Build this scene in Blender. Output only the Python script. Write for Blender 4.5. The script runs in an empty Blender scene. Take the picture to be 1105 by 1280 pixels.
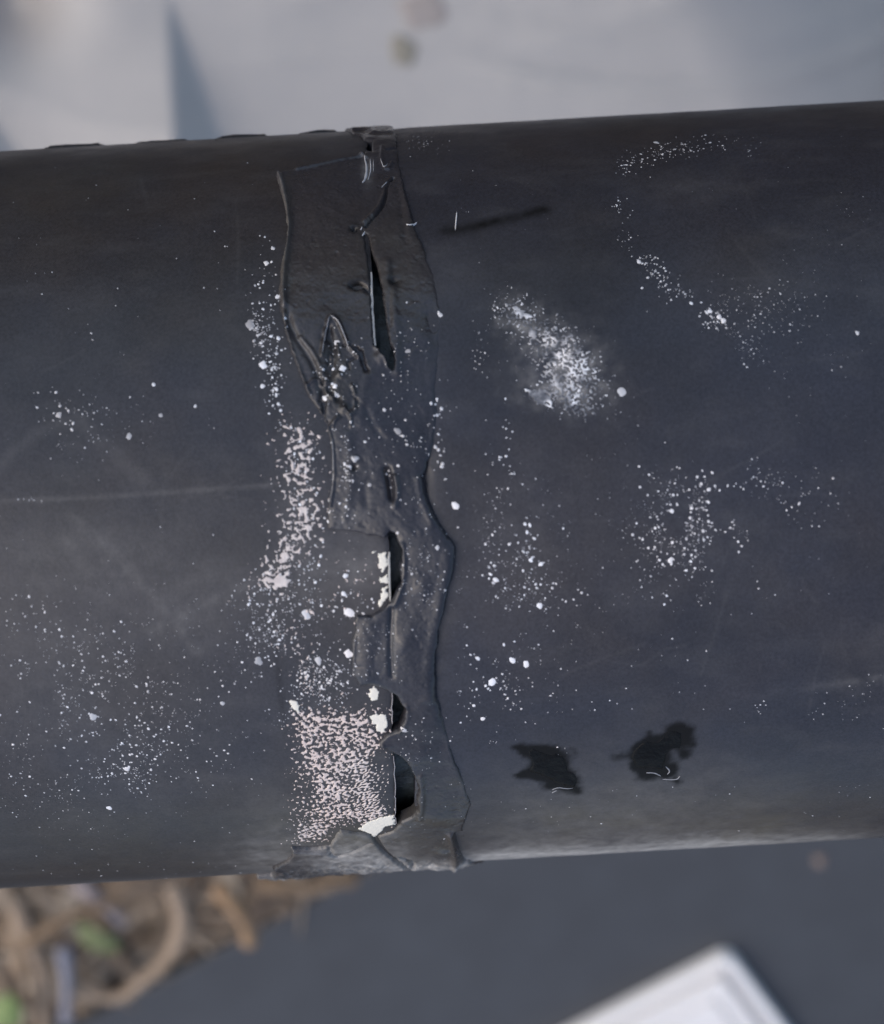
import bpy, math, random
import numpy as np
from mathutils import Matrix, Vector

# ------------------------------------------------------------------ camera, sky, sun, exposure
scene = bpy.context.scene
col = scene.collection
W_REF, H_REF = 1105.0, 1280.0
FPX = 2040.0                    # focal length in photograph pixels
R = 0.055                       # a 110 mm drain pipe
AXIS_Z = 0.78                   # height of its axis over the ground
DIST = 0.25                     # camera to axis
TILT = math.radians(-25)
ROLL = math.radians(3.3)
c_dir = np.array([0, -math.sin(TILT), math.cos(TILT)])     # axis -> camera
b_dir = np.array([0, -math.cos(TILT), -math.sin(TILT)])    # towards the picture's bottom
x_dir = np.array([1.0, 0, 0])
AX0 = np.array([0, 0, AXIS_Z])
cam_pos = AX0 + DIST * c_dir
fwd = -c_dir; up = -b_dir; rgt = x_dir
k = 21.0 / FPX
fwd, up = fwd * math.cos(k) - up * math.sin(k), up * math.cos(k) + fwd * math.sin(k)
cr, sr = math.cos(ROLL), math.sin(ROLL)
rgt, up = rgt * cr - up * sr, up * cr + rgt * sr

cam_data = bpy.data.cameras.new('camera')
cam = bpy.data.objects.new('camera', cam_data); col.objects.link(cam)
cam.matrix_world = Matrix(((rgt[0], up[0], -fwd[0], cam_pos[0]), (rgt[1], up[1], -fwd[1], cam_pos[1]),
                           (rgt[2], up[2], -fwd[2], cam_pos[2]), (0, 0, 0, 1)))
cam_data.sensor_fit = 'VERTICAL'; cam_data.sensor_height = 24.0
cam_data.lens = 24.0 * FPX / H_REF
cam_data.clip_start = 0.01; cam_data.clip_end = 200
cam_data.dof.use_dof = True
cam_data.dof.focus_distance = 0.213
cam_data.dof.aperture_fstop = 12.5
scene.camera = cam

SUN_EL, SUN_AZ = math.radians(46), math.atan2(-1.0, 0.05)
sun_dir = Vector((math.sin(SUN_AZ) * math.cos(SUN_EL), math.cos(SUN_AZ) * math.cos(SUN_EL), math.sin(SUN_EL)))
world = bpy.data.worlds.new('World'); scene.world = world; world.use_nodes = True
wn = world.node_tree
bg = wn.nodes.get('Background') or wn.nodes.new('ShaderNodeBackground')
sky = wn.nodes.new('ShaderNodeTexSky'); sky.sky_type = 'NISHITA'; sky.sun_disc = False
sky.sun_elevation = SUN_EL; sky.sun_rotation = SUN_AZ
sky.air_density = 1.0; sky.dust_density = 3.0; sky.ozone_density = 1.0
wn.links.new(sky.outputs[0], bg.inputs[0]); bg.inputs[1].default_value = 0.13
sd = bpy.data.lights.new('sun', 'SUN'); sd.energy = 0.5; sd.angle = math.radians(85); sd.color = (1, 0.97, 0.94)
so = bpy.data.objects.new('sun', sd); col.objects.link(so)
so.rotation_euler = sun_dir.to_track_quat('Z', 'Y').to_euler(); so.location = (0, -1, 2)
vs = scene.view_settings
vs.view_transform = 'Standard'; vs.look = 'None'; vs.gamma = 1.0; vs.use_curve_mapping = False
vs.exposure = 0.68

rng = np.random.RandomState(7)
random.seed(7)

# ------------------------------------------------------------------ helpers
def tag(o, label=None, cat=None, group=None, kind=None):
    if label: o['label'] = label
    if cat: o['category'] = cat
    if group: o['group'] = group
    if kind: o['kind'] = kind
    return o

def empty(name, loc=(0, 0, 0)):
    o = bpy.data.objects.new(name, None); col.objects.link(o); o.location = loc
    o.empty_display_size = 0.02
    return o

def mesh_obj(name, V, F, mat, parent=None, smooth=True, attrs=None):
    """V (n,3) world coordinates; F array (m,3|4) or list of them."""
    me = bpy.data.meshes.new(name)
    V = np.asarray(V, dtype=np.float64)
    Fs = F if isinstance(F, list) else [F]
    Fs = [np.asarray(f, dtype=np.int64) for f in Fs if len(f)]
    off = np.array(parent.location) if parent is not None else np.zeros(3)
    V = V - off
    me.vertices.add(len(V)); me.vertices.foreach_set('co', V.astype(np.float32).ravel())
    nl = sum(f.size for f in Fs); npoly = sum(len(f) for f in Fs)
    me.loops.add(nl); me.polygons.add(npoly)
    me.loops.foreach_set('vertex_index', np.concatenate([f.ravel() for f in Fs]).astype(np.int32))
    tot = np.concatenate([np.full(len(f), f.shape[1]) for f in Fs])
    st = np.concatenate([[0], np.cumsum(tot)[:-1]])
    me.polygons.foreach_set('loop_start', st.astype(np.int32))
    me.polygons.foreach_set('use_smooth', np.full(npoly, smooth))
    if attrs:
        for an, av in attrs.items():
            a = me.attributes.new(an, 'FLOAT', 'POINT')
            a.data.foreach_set('value', np.asarray(av, dtype=np.float32))
    me.update(calc_edges=True); me.validate()
    me.materials.append(mat)
    o = bpy.data.objects.new(name, me); col.objects.link(o)
    if parent is not None: o.parent = parent
    return o

# value noise on a plane (units are the caller's)
_lat = {}
def vnoise(x, y, scale, seed):
    if seed not in _lat: _lat[seed] = np.random.RandomState(seed).rand(256, 256)
    L = _lat[seed]
    ra = seed * 2.399; x = np.asarray(x, dtype=float); y = np.asarray(y, dtype=float)
    u = (x * math.cos(ra) - y * math.sin(ra)) / scale + 1000.37; v = (x * math.sin(ra) + y * math.cos(ra)) / scale + 1000.71
    i = np.floor(u).astype(int); j = np.floor(v).astype(int)
    fu = u - i; fv = v - j
    fu = fu * fu * (3 - 2 * fu); fv = fv * fv * (3 - 2 * fv)
    i0, i1, j0, j1 = i % 256, (i + 1) % 256, j % 256, (j + 1) % 256
    return (L[i0, j0] * (1 - fu) * (1 - fv) + L[i1, j0] * fu * (1 - fv) + L[i0, j1] * (1 - fu) * fv + L[i1, j1] * fu * fv) * 2 - 1
def fbm(x, y, scale, seed, octs=4):
    s = 0; a = 1.0; t = 0
    for o in range(octs):
        s = s + a * vnoise(x, y, scale / 2 ** o, seed + o); t += a; a *= 0.5
    return s / t
def sstep(a, b, x):
    t = np.clip((x - a) / (b - a), 0, 1); return t * t * (3 - 2 * t)

# pipe surface coordinates in mm: x along the axis, t around it (0 faces the camera, + towards the picture's bottom)
RM = R * 1000
LIMB = math.acos(R / DIST)
def surf(p):
    p = np.atleast_2d(np.asarray(p, dtype=float))
    d = fwd[None] * FPX + rgt[None] * (p[:, 0:1] - W_REF / 2) - up[None] * (p[:, 1:2] - H_REF / 2)
    out = np.zeros((len(p), 2))
    o = cam_pos - AX0
    oy, oz = o @ b_dir, o @ c_dir
    for i in range(len(p)):
        dy, dz, dx = d[i] @ b_dir, d[i] @ c_dir, d[i][0]
        A = dy * dy + dz * dz; B = oy * dy + oz * dz; C = oy * oy + oz * oz - R * R
        disc = B * B - A * C
        if disc > 0:
            s = (-B - math.sqrt(disc)) / A
            out[i] = ((o[0] + s * dx) * 1000, RM * math.atan2(oy + s * dy, oz + s * dz))
        else:
            s = -B / A
            q = math.hypot(oy + s * dy, oz + s * dz)          # nearest approach, over R
            sg = 1 if dy > 0 else -1
            out[i] = ((o[0] + s * dx) * 1000, sg * (RM * LIMB + (q - R) * 1000 * 2.0))
    return out
def place(x, t, r):
    """surface mm coordinates + radius in mm -> world"""
    x = np.asarray(x) / 1000; th = np.asarray(t) / RM; r = np.asarray(r) / 1000
    return AX0[None] + x[:, None] * x_dir[None] + r[:, None] * (np.cos(th)[:, None] * c_dir[None] + np.sin(th)[:, None] * b_dir[None])

def dist_poly(x, t, pts, closed=False):
    pts = np.asarray(pts); n = len(pts)
    best = np.full(np.shape(x), 1e9)
    for i in range(n if closed else n - 1):
        a = pts[i]; b = pts[(i + 1) % n]; e = b - a
        L2 = max(e @ e, 1e-12)
        s = np.clip(((x - a[0]) * e[0] + (t - a[1]) * e[1]) / L2, 0, 1)
        best = np.minimum(best, (x - a[0] - s * e[0]) ** 2 + (t - a[1] - s * e[1]) ** 2)
    return np.sqrt(best)
def inside(x, t, pts):
    pts = np.asarray(pts); n = len(pts)
    r = np.zeros(np.shape(x), dtype=bool)
    for i in range(n):
        a = pts[i]; b = pts[(i + 1) % n]
        if a[1] == b[1]: continue
        c = (a[1] > t) != (b[1] > t)
        r ^= c & (x < (b[0] - a[0]) * (t - a[1]) / (b[1] - a[1]) + a[0])
    return r
def sdist(x, t, pts):
    d = dist_poly(x, t, pts, True)
    return np.where(inside(x, t, pts), d, -d)
def smooth_pts(pts, it=2, closed=False):
    p = np.asarray(pts, dtype=float)
    for _ in range(it):
        q = []
        n = len(p)
        if not closed: q.append(p[0])
        for i in range(n if closed else n - 1):
            a, b = p[i], p[(i + 1) % n]
            q += [a * .75 + b * .25, a * .25 + b * .75]
        if not closed: q.append(p[-1])
        p = np.array(q)
    return p

def clip_grid(xs, ts, Ffun):
    """triangulated grid cut cleanly along Ffun = 0; returns x, t, tris, rim edges"""
    X, T = np.meshgrid(xs, ts, indexing='ij')
    nx, nt = X.shape
    F = Ffun(X.ravel(), T.ravel()) if callable(Ffun) else Ffun.ravel()
    F = np.where(np.abs(F) < 1e-9, 1e-9, F)
    idx = np.arange(nx * nt).reshape(nx, nt)
    a, b, c, d = idx[:-1, :-1].ravel(), idx[1:, :-1].ravel(), idx[1:, 1:].ravel(), idx[:-1, 1:].ravel()
    tr = np.concatenate([np.stack([a, b, c], 1), np.stack([a, c, d], 1)])
    ins = F[tr] > 0
    cnt = ins.sum(1)
    full = tr[cnt == 3]
    xf, tf = X.ravel(), T.ravel()
    pairs = []
    def roll(tt, flag):
        k0 = np.argmax(flag, axis=1)
        ar = np.arange(len(tt))
        return np.stack([tt[ar, k0], tt[ar, (k0 + 1) % 3], tt[ar, (k0 + 2) % 3]], 1)
    one = roll(tr[cnt == 1], ins[cnt == 1])
    two = roll(tr[cnt == 2], ~ins[cnt == 2])
    N = nx * nt
    def key(i, j): return np.minimum(i, j) * N + np.maximum(i, j)
    k1a, k1b = key(one[:, 0], one[:, 1]), key(one[:, 0], one[:, 2])
    k2a, k2b = key(two[:, 0], two[:, 1]), key(two[:, 0], two[:, 2])
    uk = np.unique(np.concatenate([k1a, k1b, k2a, k2b]))
    i, j = uk // N, uk % N
    s = F[i] / (F[i] - F[j])
    ex = xf[i] + s * (xf[j] - xf[i]); et = tf[i] + s * (tf[j] - tf[i])
    def ei(kk): return N + np.searchsorted(uk, kk)
    T1 = np.stack([one[:, 0], ei(k1a), ei(k1b)], 1)
    T2 = np.stack([ei(k2a), two[:, 1], two[:, 2]], 1)
    T3 = np.stack([ei(k2a), two[:, 2], ei(k2b)], 1)
    rim = np.concatenate([np.stack([ei(k1a), ei(k1b)], 1), np.stack([ei(k2b), ei(k2a)], 1)])
    tris = np.concatenate([full, T1, T2, T3])
    ax = np.concatenate([xf, ex]); at = np.concatenate([tf, et])
    used = np.unique(tris)
    remap = np.full(len(ax), -1); remap[used] = np.arange(len(used))
    return ax[used], at[used], remap[tris], remap[rim]

# ------------------------------------------------------------------ materials
def new_mat(name):
    m = bpy.data.materials.new(name); m.use_nodes = True
    nt = m.node_tree; bs = nt.nodes['Principled BSDF']
    return m, nt, bs
class NB:
    def __init__(s, nt): s.nt = nt
    def n(s, typ, **kw):
        o = s.nt.nodes.new(typ)
        for k_, v in kw.items(): setattr(o, k_, v)
        return o
    def l(s, a, b): s.nt.links.new(a, b)
    def coord(s):
        return s.n('ShaderNodeTexCoord').outputs['Object']
    def noise(s, scale, detail=4, rough=0.6, vec=None):
        o = s.n('ShaderNodeTexNoise'); o.inputs['Scale'].default_value = scale
        o.inputs['Detail'].default_value = detail; o.inputs['Roughness'].default_value = rough
        s.l(vec if vec is not None else s.coord(), o.inputs['Vector']); return o.outputs['Fac']
    def ramp(s, fac, stops):
        o = s.n('ShaderNodeValToRGB'); cr_ = o.color_ramp
        while len(cr_.elements) < len(stops): cr_.elements.new(0.5)
        for e, (p, c) in zip(cr_.elements, stops):
            e.position = p; e.color = (c, c, c, 1) if not isinstance(c, tuple) else (*c, 1)
        s.l(fac, o.inputs[0]); return o.outputs[0]
    def mix(s, fac, a, b):
        o = s.n('ShaderNodeMix', data_type='RGBA')
        for v, i in ((fac, 0), (a, 6), (b, 7)):
            if isinstance(v, (int, float)): o.inputs[i].default_value = v
            elif isinstance(v, tuple): o.inputs[i].default_value = (*v, 1)
            else: s.l(v, o.inputs[i])
        return o.outputs[2]
    def math(s, op, a, b=0.0, clamp=False):
        o = s.n('ShaderNodeMath', operation=op); o.use_clamp = clamp
        for v, i in ((a, 0), (b, 1)):
            if isinstance(v, (int, float)): o.inputs[i].default_value = v
            else: s.l(v, o.inputs[i])
        return o.outputs[0]
    def attr(s, name):
        o = s.n('ShaderNodeAttribute'); o.attribute_name = name; return o.outputs['Fac']
    def bump(s, h, dist, strength=1.0, normal=None):
        o = s.n('ShaderNodeBump'); o.inputs['Distance'].default_value = dist; o.inputs['Strength'].default_value = strength
        s.l(h, o.inputs['Height'])
        if normal is not None: s.l(normal, o.inputs['Normal'])
        return o.outputs['Normal']

def plastic(name, base, alt, rough, bump_mm, brown):
    """dark weathered plastic with attributes dust / stain / algae for its marks and painted-in highlights and shade"""
    m, nt, bs = new_mat(name); b = NB(nt)
    c0 = b.mix(b.ramp(b.noise(60, 5, .6), [(.35, 0.0), (.7, 1.0)]), base, alt)
    c1 = b.mix(b.math('MULTIPLY', b.ramp(b.noise(35, 3, .6), [(.45, 0.0), (.75, 1.0)]), brown), c0, (.050, .038, .030))
    grain = b.ramp(b.noise(2600, 3, .7), [(.3, 0.55), (.7, 1.25)])
    gm = b.n('ShaderNodeMix', data_type='RGBA', blend_type='MULTIPLY'); gm.inputs[0].default_value = .8
    b.l(c1, gm.inputs[6]); b.l(grain, gm.inputs[7])
    du = b.math('MULTIPLY', b.attr('dust_glint'), b.ramp(b.noise(420, 6, .75), [(.3, .35), (.68, 1.2)]), clamp=True)
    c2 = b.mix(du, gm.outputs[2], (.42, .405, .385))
    al = b.math('MULTIPLY', b.attr('algae'), b.ramp(b.noise(300, 5, .7), [(.3, .3), (.7, 1.2)]), clamp=True)
    c3 = b.mix(al, c2, (.078, .070, .052))
    c4 = b.mix(b.attr('stain_shade'), c3, (.009, .009, .009))
    b.l(c4, bs.inputs['Base Color'])
    r = b.math('ADD', b.ramp(b.noise(90, 5, .65), [(.3, rough - .07), (.7, rough + .09)]), b.math('MULTIPLY', du, .3), clamp=True)
    b.l(r, bs.inputs['Roughness'])
    b.l(b.math('MULTIPLY', b.math('SUBTRACT', 1.0, b.math('MULTIPLY', b.attr('stain_shade'), .85)), .48), bs.inputs['Specular IOR Level'])
    n1 = b.bump(b.noise(1400, 4, .65), bump_mm / 1000)
    n2 = b.bump(b.noise(180, 3, .5), bump_mm * 3 / 1000, .5, n1)
    b.l(n2, bs.inputs['Normal'])
    return m

def simple(name, base, alt, scale, rough, bump_scale=None, bump_mm=0, spec=.5):
    m, nt, bs = new_mat(name); b = NB(nt)
    b.l(b.mix(b.ramp(b.noise(scale, 5, .65), [(.3, 0.0), (.7, 1.0)]), base, alt), bs.inputs['Base Color'])
    bs.inputs['Roughness'].default_value = rough
    bs.inputs['Specular IOR Level'].default_value = spec
    if bump_scale: b.l(b.bump(b.noise(bump_scale, 4, .6), bump_mm / 1000), bs.inputs['Normal'])
    return m

M_pipeL = plastic('grey_black_pipe_plastic', (.033, .033, .040), (.026, .026, .030), .42, .03, .55)
M_pipeR = plastic('black_pipe_plastic', (.031, .032, .042), (.024, .024, .030), .40, .03, .40)
M_band = plastic('smeared_sealant', (.030, .031, .040), (.023, .023, .029), .28, .03, .4)
M_tar = simple('black_tar', (.004, .004, .004), (.007, .007, .007), 300, .35, 500, .35, .12)

# whites: tone runs from faint grey to white, and pinkish and bluish patches
m, nt, bs = new_mat('white_paint'); b = NB(nt)
tone = b.attr('tone')
w1 = b.mix(b.ramp(b.noise(120, 3, .5), [(.4, 0.0), (.62, 1.0)]), (.80, .81, .84), (.84, .80, .78))
b.l(b.mix(tone, (.10, .105, .12), w1), bs.inputs['Base Color']); bs.inputs['Roughness'].default_value = .55
M_white = m
m, nt, bs = new_mat('old_adhesive'); b = NB(nt)
w1 = b.mix(b.ramp(b.noise(70, 3, .5), [(.38, 0.0), (.62, 1.0)]), (.70, .64, .60), (.76, .62, .55))
w2 = b.mix(b.ramp(b.noise(900, 4, .7), [(.3, 0.0), (.75, 1.0)]), w1, (.52, .45, .43))
b.l(b.mix(b.attr('tone'), w2, (.78, .74, .64)), bs.inputs['Base Color']); bs.inputs['Roughness'].default_value = .75
b.l(b.bump(b.noise(2200, 4, .7), .00008), bs.inputs['Normal'])
M_resid = m

M_soil = simple('soil', (.055, .040, .028), (.10, .075, .052), 60, .95, 140, 6, .2)
M_board = simple('dark_grey_board', (.058, .062, .069), (.048, .050, .055), 25, .5, 700, .05, .4)
M_plate = simple('white_plastic', (.78, .76, .735), (.74, .72, .70), 30, .35)
M_sheet = simple('pale_plastic_sheet', (.40, .378, .352), (.36, .342, .322), 14, .5, 90, .6)
M_mud = simple('brown_mud', (.275, .25, .20), (.23, .21, .165), 150, .9)
M_mud2 = simple('pale_mud', (.34, .30, .275), (.30, .26, .23), 150, .9)

# ------------------------------------------------------------------ ground, sheet, board, plate
def gp(px, py, z=0.0):
    d = fwd * FPX + rgt * (px - W_REF / 2) - up * (py - H_REF / 2)
    s = (z - cam_pos[2]) / d[2]
    return cam_pos + d * s

g = 15.0
o = mesh_obj('ground', [(-g, -g, 0), (g, -g, 0), (g, g, 0), (-g, g, 0)], np.array([[0, 1, 2, 3]]), M_soil)
tag(o, kind='structure')

# crumpled pale sheet behind the pipe, laid out over the ground in steps of a few mm
us = np.arange(-420, 1560, 5.0); vv = np.arange(-420, 520, 4.0)
U, Vv = np.meshgrid(us, vv, indexing='ij')
P00, P10, P01 = gp(552, 100), gp(1552, 100), gp(552, -900)
eu = (P10 - P00) / 1000.0
ev = -(P01 - P00) / 1000.0; ev = ev - eu * (ev @ eu) / (eu @ eu)
ev *= np.linalg.norm(eu) / np.linalg.norm(ev)
pxmm = np.linalg.norm(eu) * 1000
GS = pxmm / .35
u, v = U.ravel(), Vv.ravel()
uu = u + 5 * fbm(u, v, 90, 51, 3)
h = 3.0 + 4.0 * fbm(u, v, 420, 52, 3) + 1.0 * fbm(u, v, 120, 55, 3)
# pointed pleat
uL = 262 - (190 - v) * 0.03; wR = np.clip((v + 30) / 200, 0, 1.6) * 58 + 1
Hf = wR * pxmm * 1.15
h += np.where(u < uL, Hf * np.exp(-np.maximum(uL - u, 0) / 190), Hf * np.clip(1 - (u - uL) / wR, 0, 1))
# slanting fold in the corner
dl = (u - 5) * 0.836 - (v - 20) * 0.548
h += np.where(dl < -38, 20 * np.exp((dl + 38) / 90), 20 * np.clip(1 - (dl + 38) / 46, 0, 1))
for cs in range(9):
    rs = np.random.RandomState(600 + cs); cu, cv, ca = rs.uniform(0, 1100), rs.uniform(-100, 160), rs.uniform(-.6, .6)
    dn = (v - cv) * math.cos(ca) - (u - cu) * math.sin(ca); al = (u - cu) * math.cos(ca) + (v - cv) * math.sin(ca)
    h += rs.uniform(1.5, 3.5) * np.exp(-np.abs(dn) / rs.uniform(14, 30)) * np.exp(-(al / rs.uniform(90, 220)) ** 2)
# curved ripples
vc = 62 - ((uu - 800) / 330) ** 2 * 60
for off, am, sg in ((0, 3.2, 9), (-46, 2.0, 15), (-95, 3, 18)):
    h += am * np.exp(-((v - vc - off) / sg) ** 2) * sstep(520, 680, uu) * (1 - sstep(1010, 1150, uu))
# slope falling towards the corner, then a raised lip
dr = (uu - 1040) * 0.5 + (v - 95) * 0.866
dd = (u - 1010) * 0.62 + (v - 125) * 0.78
h += -130 * sstep(860, 1420, u - (v - 100) * .6) + 60 * sstep(10, 80, dd) * sstep(930, 1010, u)
h += -32 * np.exp(-((u - 80) / 60) ** 2 - ((v + 20) / 55) ** 2)
h = np.maximum((h + 120) * (1 - sstep(250, 470, v)), 4)
Ps = P00[None] + (u - 552)[:, None] * eu[None] + (v - 100)[:, None] * ev[None]
Ps[:, 2] = h / 1000
nu, nv = U.shape
idx = np.arange(nu * nv).reshape(nu, nv)
q = np.stack([idx[:-1, :-1].ravel(), idx[:-1, 1:].ravel(), idx[1:, 1:].ravel(), idx[1:, :-1].ravel()], 1)
sheet = mesh_obj('plastic_sheet', Ps, q, M_sheet)
md = sheet.modifiers.new('thickness', 'SOLIDIFY'); md.thickness = 0.0006
tag(sheet, 'pale grey crumpled plastic sheet with a pointed fold, behind the pipe', 'plastic sheet')
def blob(name, px, py, rpx, hgt, mat, base_z, parent=None, seed=1, asp=1.0):
    n, rings = 14, 4
    c = gp(px, py, base_z); rad = rpx * pxmm / 1000
    rr = np.random.RandomState(seed); wob = 1 + .25 * (rr.rand(n) - .5) * 2
    V = [c + np.array([0, 0, hgt])]
    for i in range(1, rings + 1):
        f = i / rings
        for j in range(n):
            a = 2 * math.pi * j / n
            V.append(c + np.array([math.cos(a) * rad * f * wob[j] * asp, math.sin(a) * rad * f * wob[j], hgt * (1 - f * f) - (.004 if i == rings else 0)]))
    T = [[0, 1 + j, 1 + (j + 1) % n] for j in range(n)]
    Q = []
    for i in range(rings - 1):
        a = 1 + i * n
        for j in range(n): Q.append([a + j, a + n + j, a + n + (j + 1) % n, a + (j + 1) % n])
    return mesh_obj(name, np.array(V), [np.array(T), np.array(Q)], mat, parent)
def sheet_z(px, py):
    zz = 0.03
    for _ in range(4):
        p = gp(px, py, zz)
        i = np.argmin((Ps[:, 0] - p[0]) ** 2 + (Ps[:, 1] - p[1]) ** 2); zz = Ps[i, 2]
    return zz
tag(blob('mud_splash', 504, 66, 19, .0004, M_mud, sheet_z(504, 66) + .0005, seed=3), 'round brown mud spot on the pale sheet, the lower one', 'mud spot')
tag(blob('mud_splash', 527, 14, 24, .0004, M_mud2, sheet_z(530, 10) + .0005, seed=4, asp=1.3), 'brown mud smear on the pale sheet at the photo\'s top edge', 'mud spot')

# dark board, one long edge running aslant under the pipe
BZ = 0.03
A = gp(100, 1280, BZ); B = gp(460, 1090, BZ)
ed = (B - A) / np.linalg.norm(B - A); pd = np.array([ed[1], -ed[0], 0])
C0 = A - ed * 0.30 * GS; L, Wd = 0.80 * GS, 0.52 * GS
def prism(outline_fn, rings, name, mat, parent=None, smooth=False):
    """stack of closed outlines (inset mm, z) -> one solid"""
    V = []; n = None
    for ins, z in rings:
        pts = outline_fn(ins); n = len(pts)
        V += [(p[0], p[1], z) for p in pts]
    Q = []
    for i in range(len(rings) - 1):
        for j in range(n):
            Q.append([i * n + j, i * n + (j + 1) % n, (i + 1) * n + (j + 1) % n, (i + 1) * n + j])
    Fs = [np.array(Q), np.array([list(range((len(rings) - 1) * n, len(rings) * n))]), np.array([list(range(n - 1, -1, -1))])]
    return mesh_obj(name, np.array(V), Fs, mat, parent, smooth)
def rrect(c, e1, e2, l1, l2, rad, seg=6):
    """rounded rectangle from corner c, counter-clockwise whatever the axes' handedness"""
    def f(ins):
        cc = c + e1 * ins + e2 * ins; a, b_ = l1 - 2 * ins, l2 - 2 * ins; r = max(rad - ins, rad * .25)
        pts = []
        for (k1, k2, s0) in ((r, r, math.pi), (a - r, r, 1.5 * math.pi), (a - r, b_ - r, 0), (r, b_ - r, .5 * math.pi)):
            for s in range(seg + 1):
                an = s0 + .5 * math.pi * s / seg
                pts.append(cc + e1 * (k1 + r * math.cos(an)) + e2 * (k2 + r * math.sin(an)))
        if e1[0] * e2[1] - e1[1] * e2[0] < 0: pts = pts[::-1]
        return pts
    return f
brd = empty('board', tuple(C0 * np.array([1, 1, 0])))
prism(rrect(C0, ed, pd, L, Wd, .006), [(0, 0.002), (0, BZ - .003), (.001, BZ - .0008), (.003, BZ)], 'slab', M_board, brd)
tag(brd, 'flat dark grey board under the pipe, its edge running aslant over the litter', 'board')
# white plate on the board, raised rim and a groove round the inside
PC = gp(912, 1186, BZ + .006)
e1 = gp(722, 1280, BZ) - gp(906, 1186, BZ); e1[2] = 0; e1 /= np.linalg.norm(e1)
e2 = np.array([-e1[1], e1[0], 0])
if e2 @ (gp(955, 1280, BZ) - PC) < 0: e2 = -e2
pl = empty('white_plate', (PC[0], PC[1], BZ))
z0 = BZ + .0005
def rs_(rows): return [(a_ * GS, z0 + b_ * GS) for a_, b_ in rows]
prism(rrect(PC, e1, e2, .16 * GS, .10 * GS, .007 * GS), rs_([(0, 0), (0, .007), (.0012, .0085), (.0062, .0085), (.0068, .0012)]), 'rim', M_plate, pl)
prism(rrect(PC + (e1 + e2) * .0068 * GS, e1, e2, (.16 - .0136) * GS, (.10 - .0136) * GS, .005 * GS), rs_([(0, .0006), (.0052, .0008), (.0058, .0078), (.0066, .0084), (.014, .0084), (.0145, .0060), (.0165, .0060), (.017, .0084)]), 'face', M_plate, pl)
tag(pl, 'white plastic plate with a grooved border lying on the dark board', 'plate')
tag(blob('dry_leaf_bit', 1025, 1076, 13, .003, simple('pinkish_leaf', (.22, .17, .15), (.16, .12, .10), 200, .8), BZ + .0008, seed=9), 'small round pinkish leaf bit on the dark board by the pipe', 'leaf bit')

# leaf litter in the corner: a mass of thin strips, and the stalks and leaves that can be told apart
def tube(pts, rad, seg=8):
    pts = np.array(pts); n = len(pts); rad = np.broadcast_to(rad, (n,))
    V = []; Q = []
    for i in range(n):
        d = pts[min(i + 1, n - 1)] - pts[max(i - 1, 0)]; d /= np.linalg.norm(d)
        a = np.cross(d, (0, 0, 1.0)); a /= np.linalg.norm(a) + 1e-9; b_ = np.cross(a, d)
        for j in range(seg):
            s = 2 * math.pi * j / seg
            V.append(pts[i] + rad[i] * (math.cos(s) * a + math.sin(s) * b_))
    for i in range(n - 1):
        for j in range(seg):
            Q.append([i * seg + j, (i + 1) * seg + j, (i + 1) * seg + (j + 1) % seg, i * seg + (j + 1) % seg])
    return np.array(V), [np.array(Q), np.array([list(range(seg))[::-1], list(range((n - 1) * seg, n * seg))])]
m, nt, bs = new_mat('dry_litter'); b = NB(nt)
lt = b.n('ShaderNodeValToRGB'); cr_ = lt.color_ramp
cols = [(0, (.10, .07, .048)), (.3, (.21, .15, .10)), (.55, (.29, .22, .155)), (.8, (.36, .295, .225)), (1, (.18, .13, .09))]
while len(cr_.elements) < len(cols): cr_.elements.new(.5)
for e, (p, c) in zip(cr_.elements, cols): e.position = p; e.color = (*c, 1)
b.l(b.attr('tone'), lt.inputs[0]); b.l(lt.outputs[0], bs.inputs['Base Color']); bs.inputs['Roughness'].default_value = .8
M_litter = m
V = []; Q = []; tn = []
kept = 0
for i in range(2400):
    px = rng.uniform(-260, 560); py = rng.uniform(1000, 1420)
    if ((px - 100) * 190 + (py - 1280) * 360) / 407 > -30 + rng.rand() * 14: continue
    c = gp(px, py, 0); zc = rng.uniform(.004, .03) if py < 1400 and (px - 100) * 190 + (py - 1280) * 360 < -16000 else rng.uniform(.004, .02)
    c = c * 1.0
    a = rng.uniform(0, 6.28); Ln = rng.uniform(.03, .09) * GS; wd = (rng.uniform(.003, .007) if rng.rand() < .4 else rng.uniform(.0008, .0025)) * GS
    da = np.array([math.cos(a), math.sin(a), 0]); db = np.array([-math.sin(a), math.cos(a), rng.uniform(-.5, .5)])
    cv = rng.uniform(-.01, .012); tt = rng.rand()
    for s in (-1, -.4, .4, 1):
        ww = wd * (1.05 - s * s)
        base = c + da * Ln * .5 * s + np.array([0, 0, zc + cv * (1 - s * s)])
        for sd_ in (-1, 1): V.append(base + db * ww * sd_); tn.append(tt)
    o0 = kept * 8; kept += 1
    for s in range(3): Q.append([o0 + 2 * s, o0 + 2 * s + 1, o0 + 2 * s + 3, o0 + 2 * s + 2])
V = np.array(V); V[:, 2] = np.maximum(V[:, 2], .002)
lit = mesh_obj('leaf_litter', V, np.array(Q), M_litter, attrs={'tone': tn})
tag(lit, 'brown dry leaf litter covering the soil beside the dark board', 'leaf litter', kind='stuff')
def stalk(path, rpx, mat, label, z=.02, name='dry_stalk'):
    z = z + .045
    p = smooth_pts(path, 2)
    zz = z + .006 * np.sin(np.linspace(0, 3.1, len(p)))
    pts = [gp(a_, b_, q_) for (a_, b_), q_ in zip(p, zz)]
    rad = rpx * pxmm / 1000 * (.85 + .25 * np.cos(np.linspace(0, 5, len(p))))
    Vt, Ft = tube(pts, rad)
    tag(mesh_obj(name, Vt, Ft, mat), label, 'stalk', 'dry stalks in the leaf litter')
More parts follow.
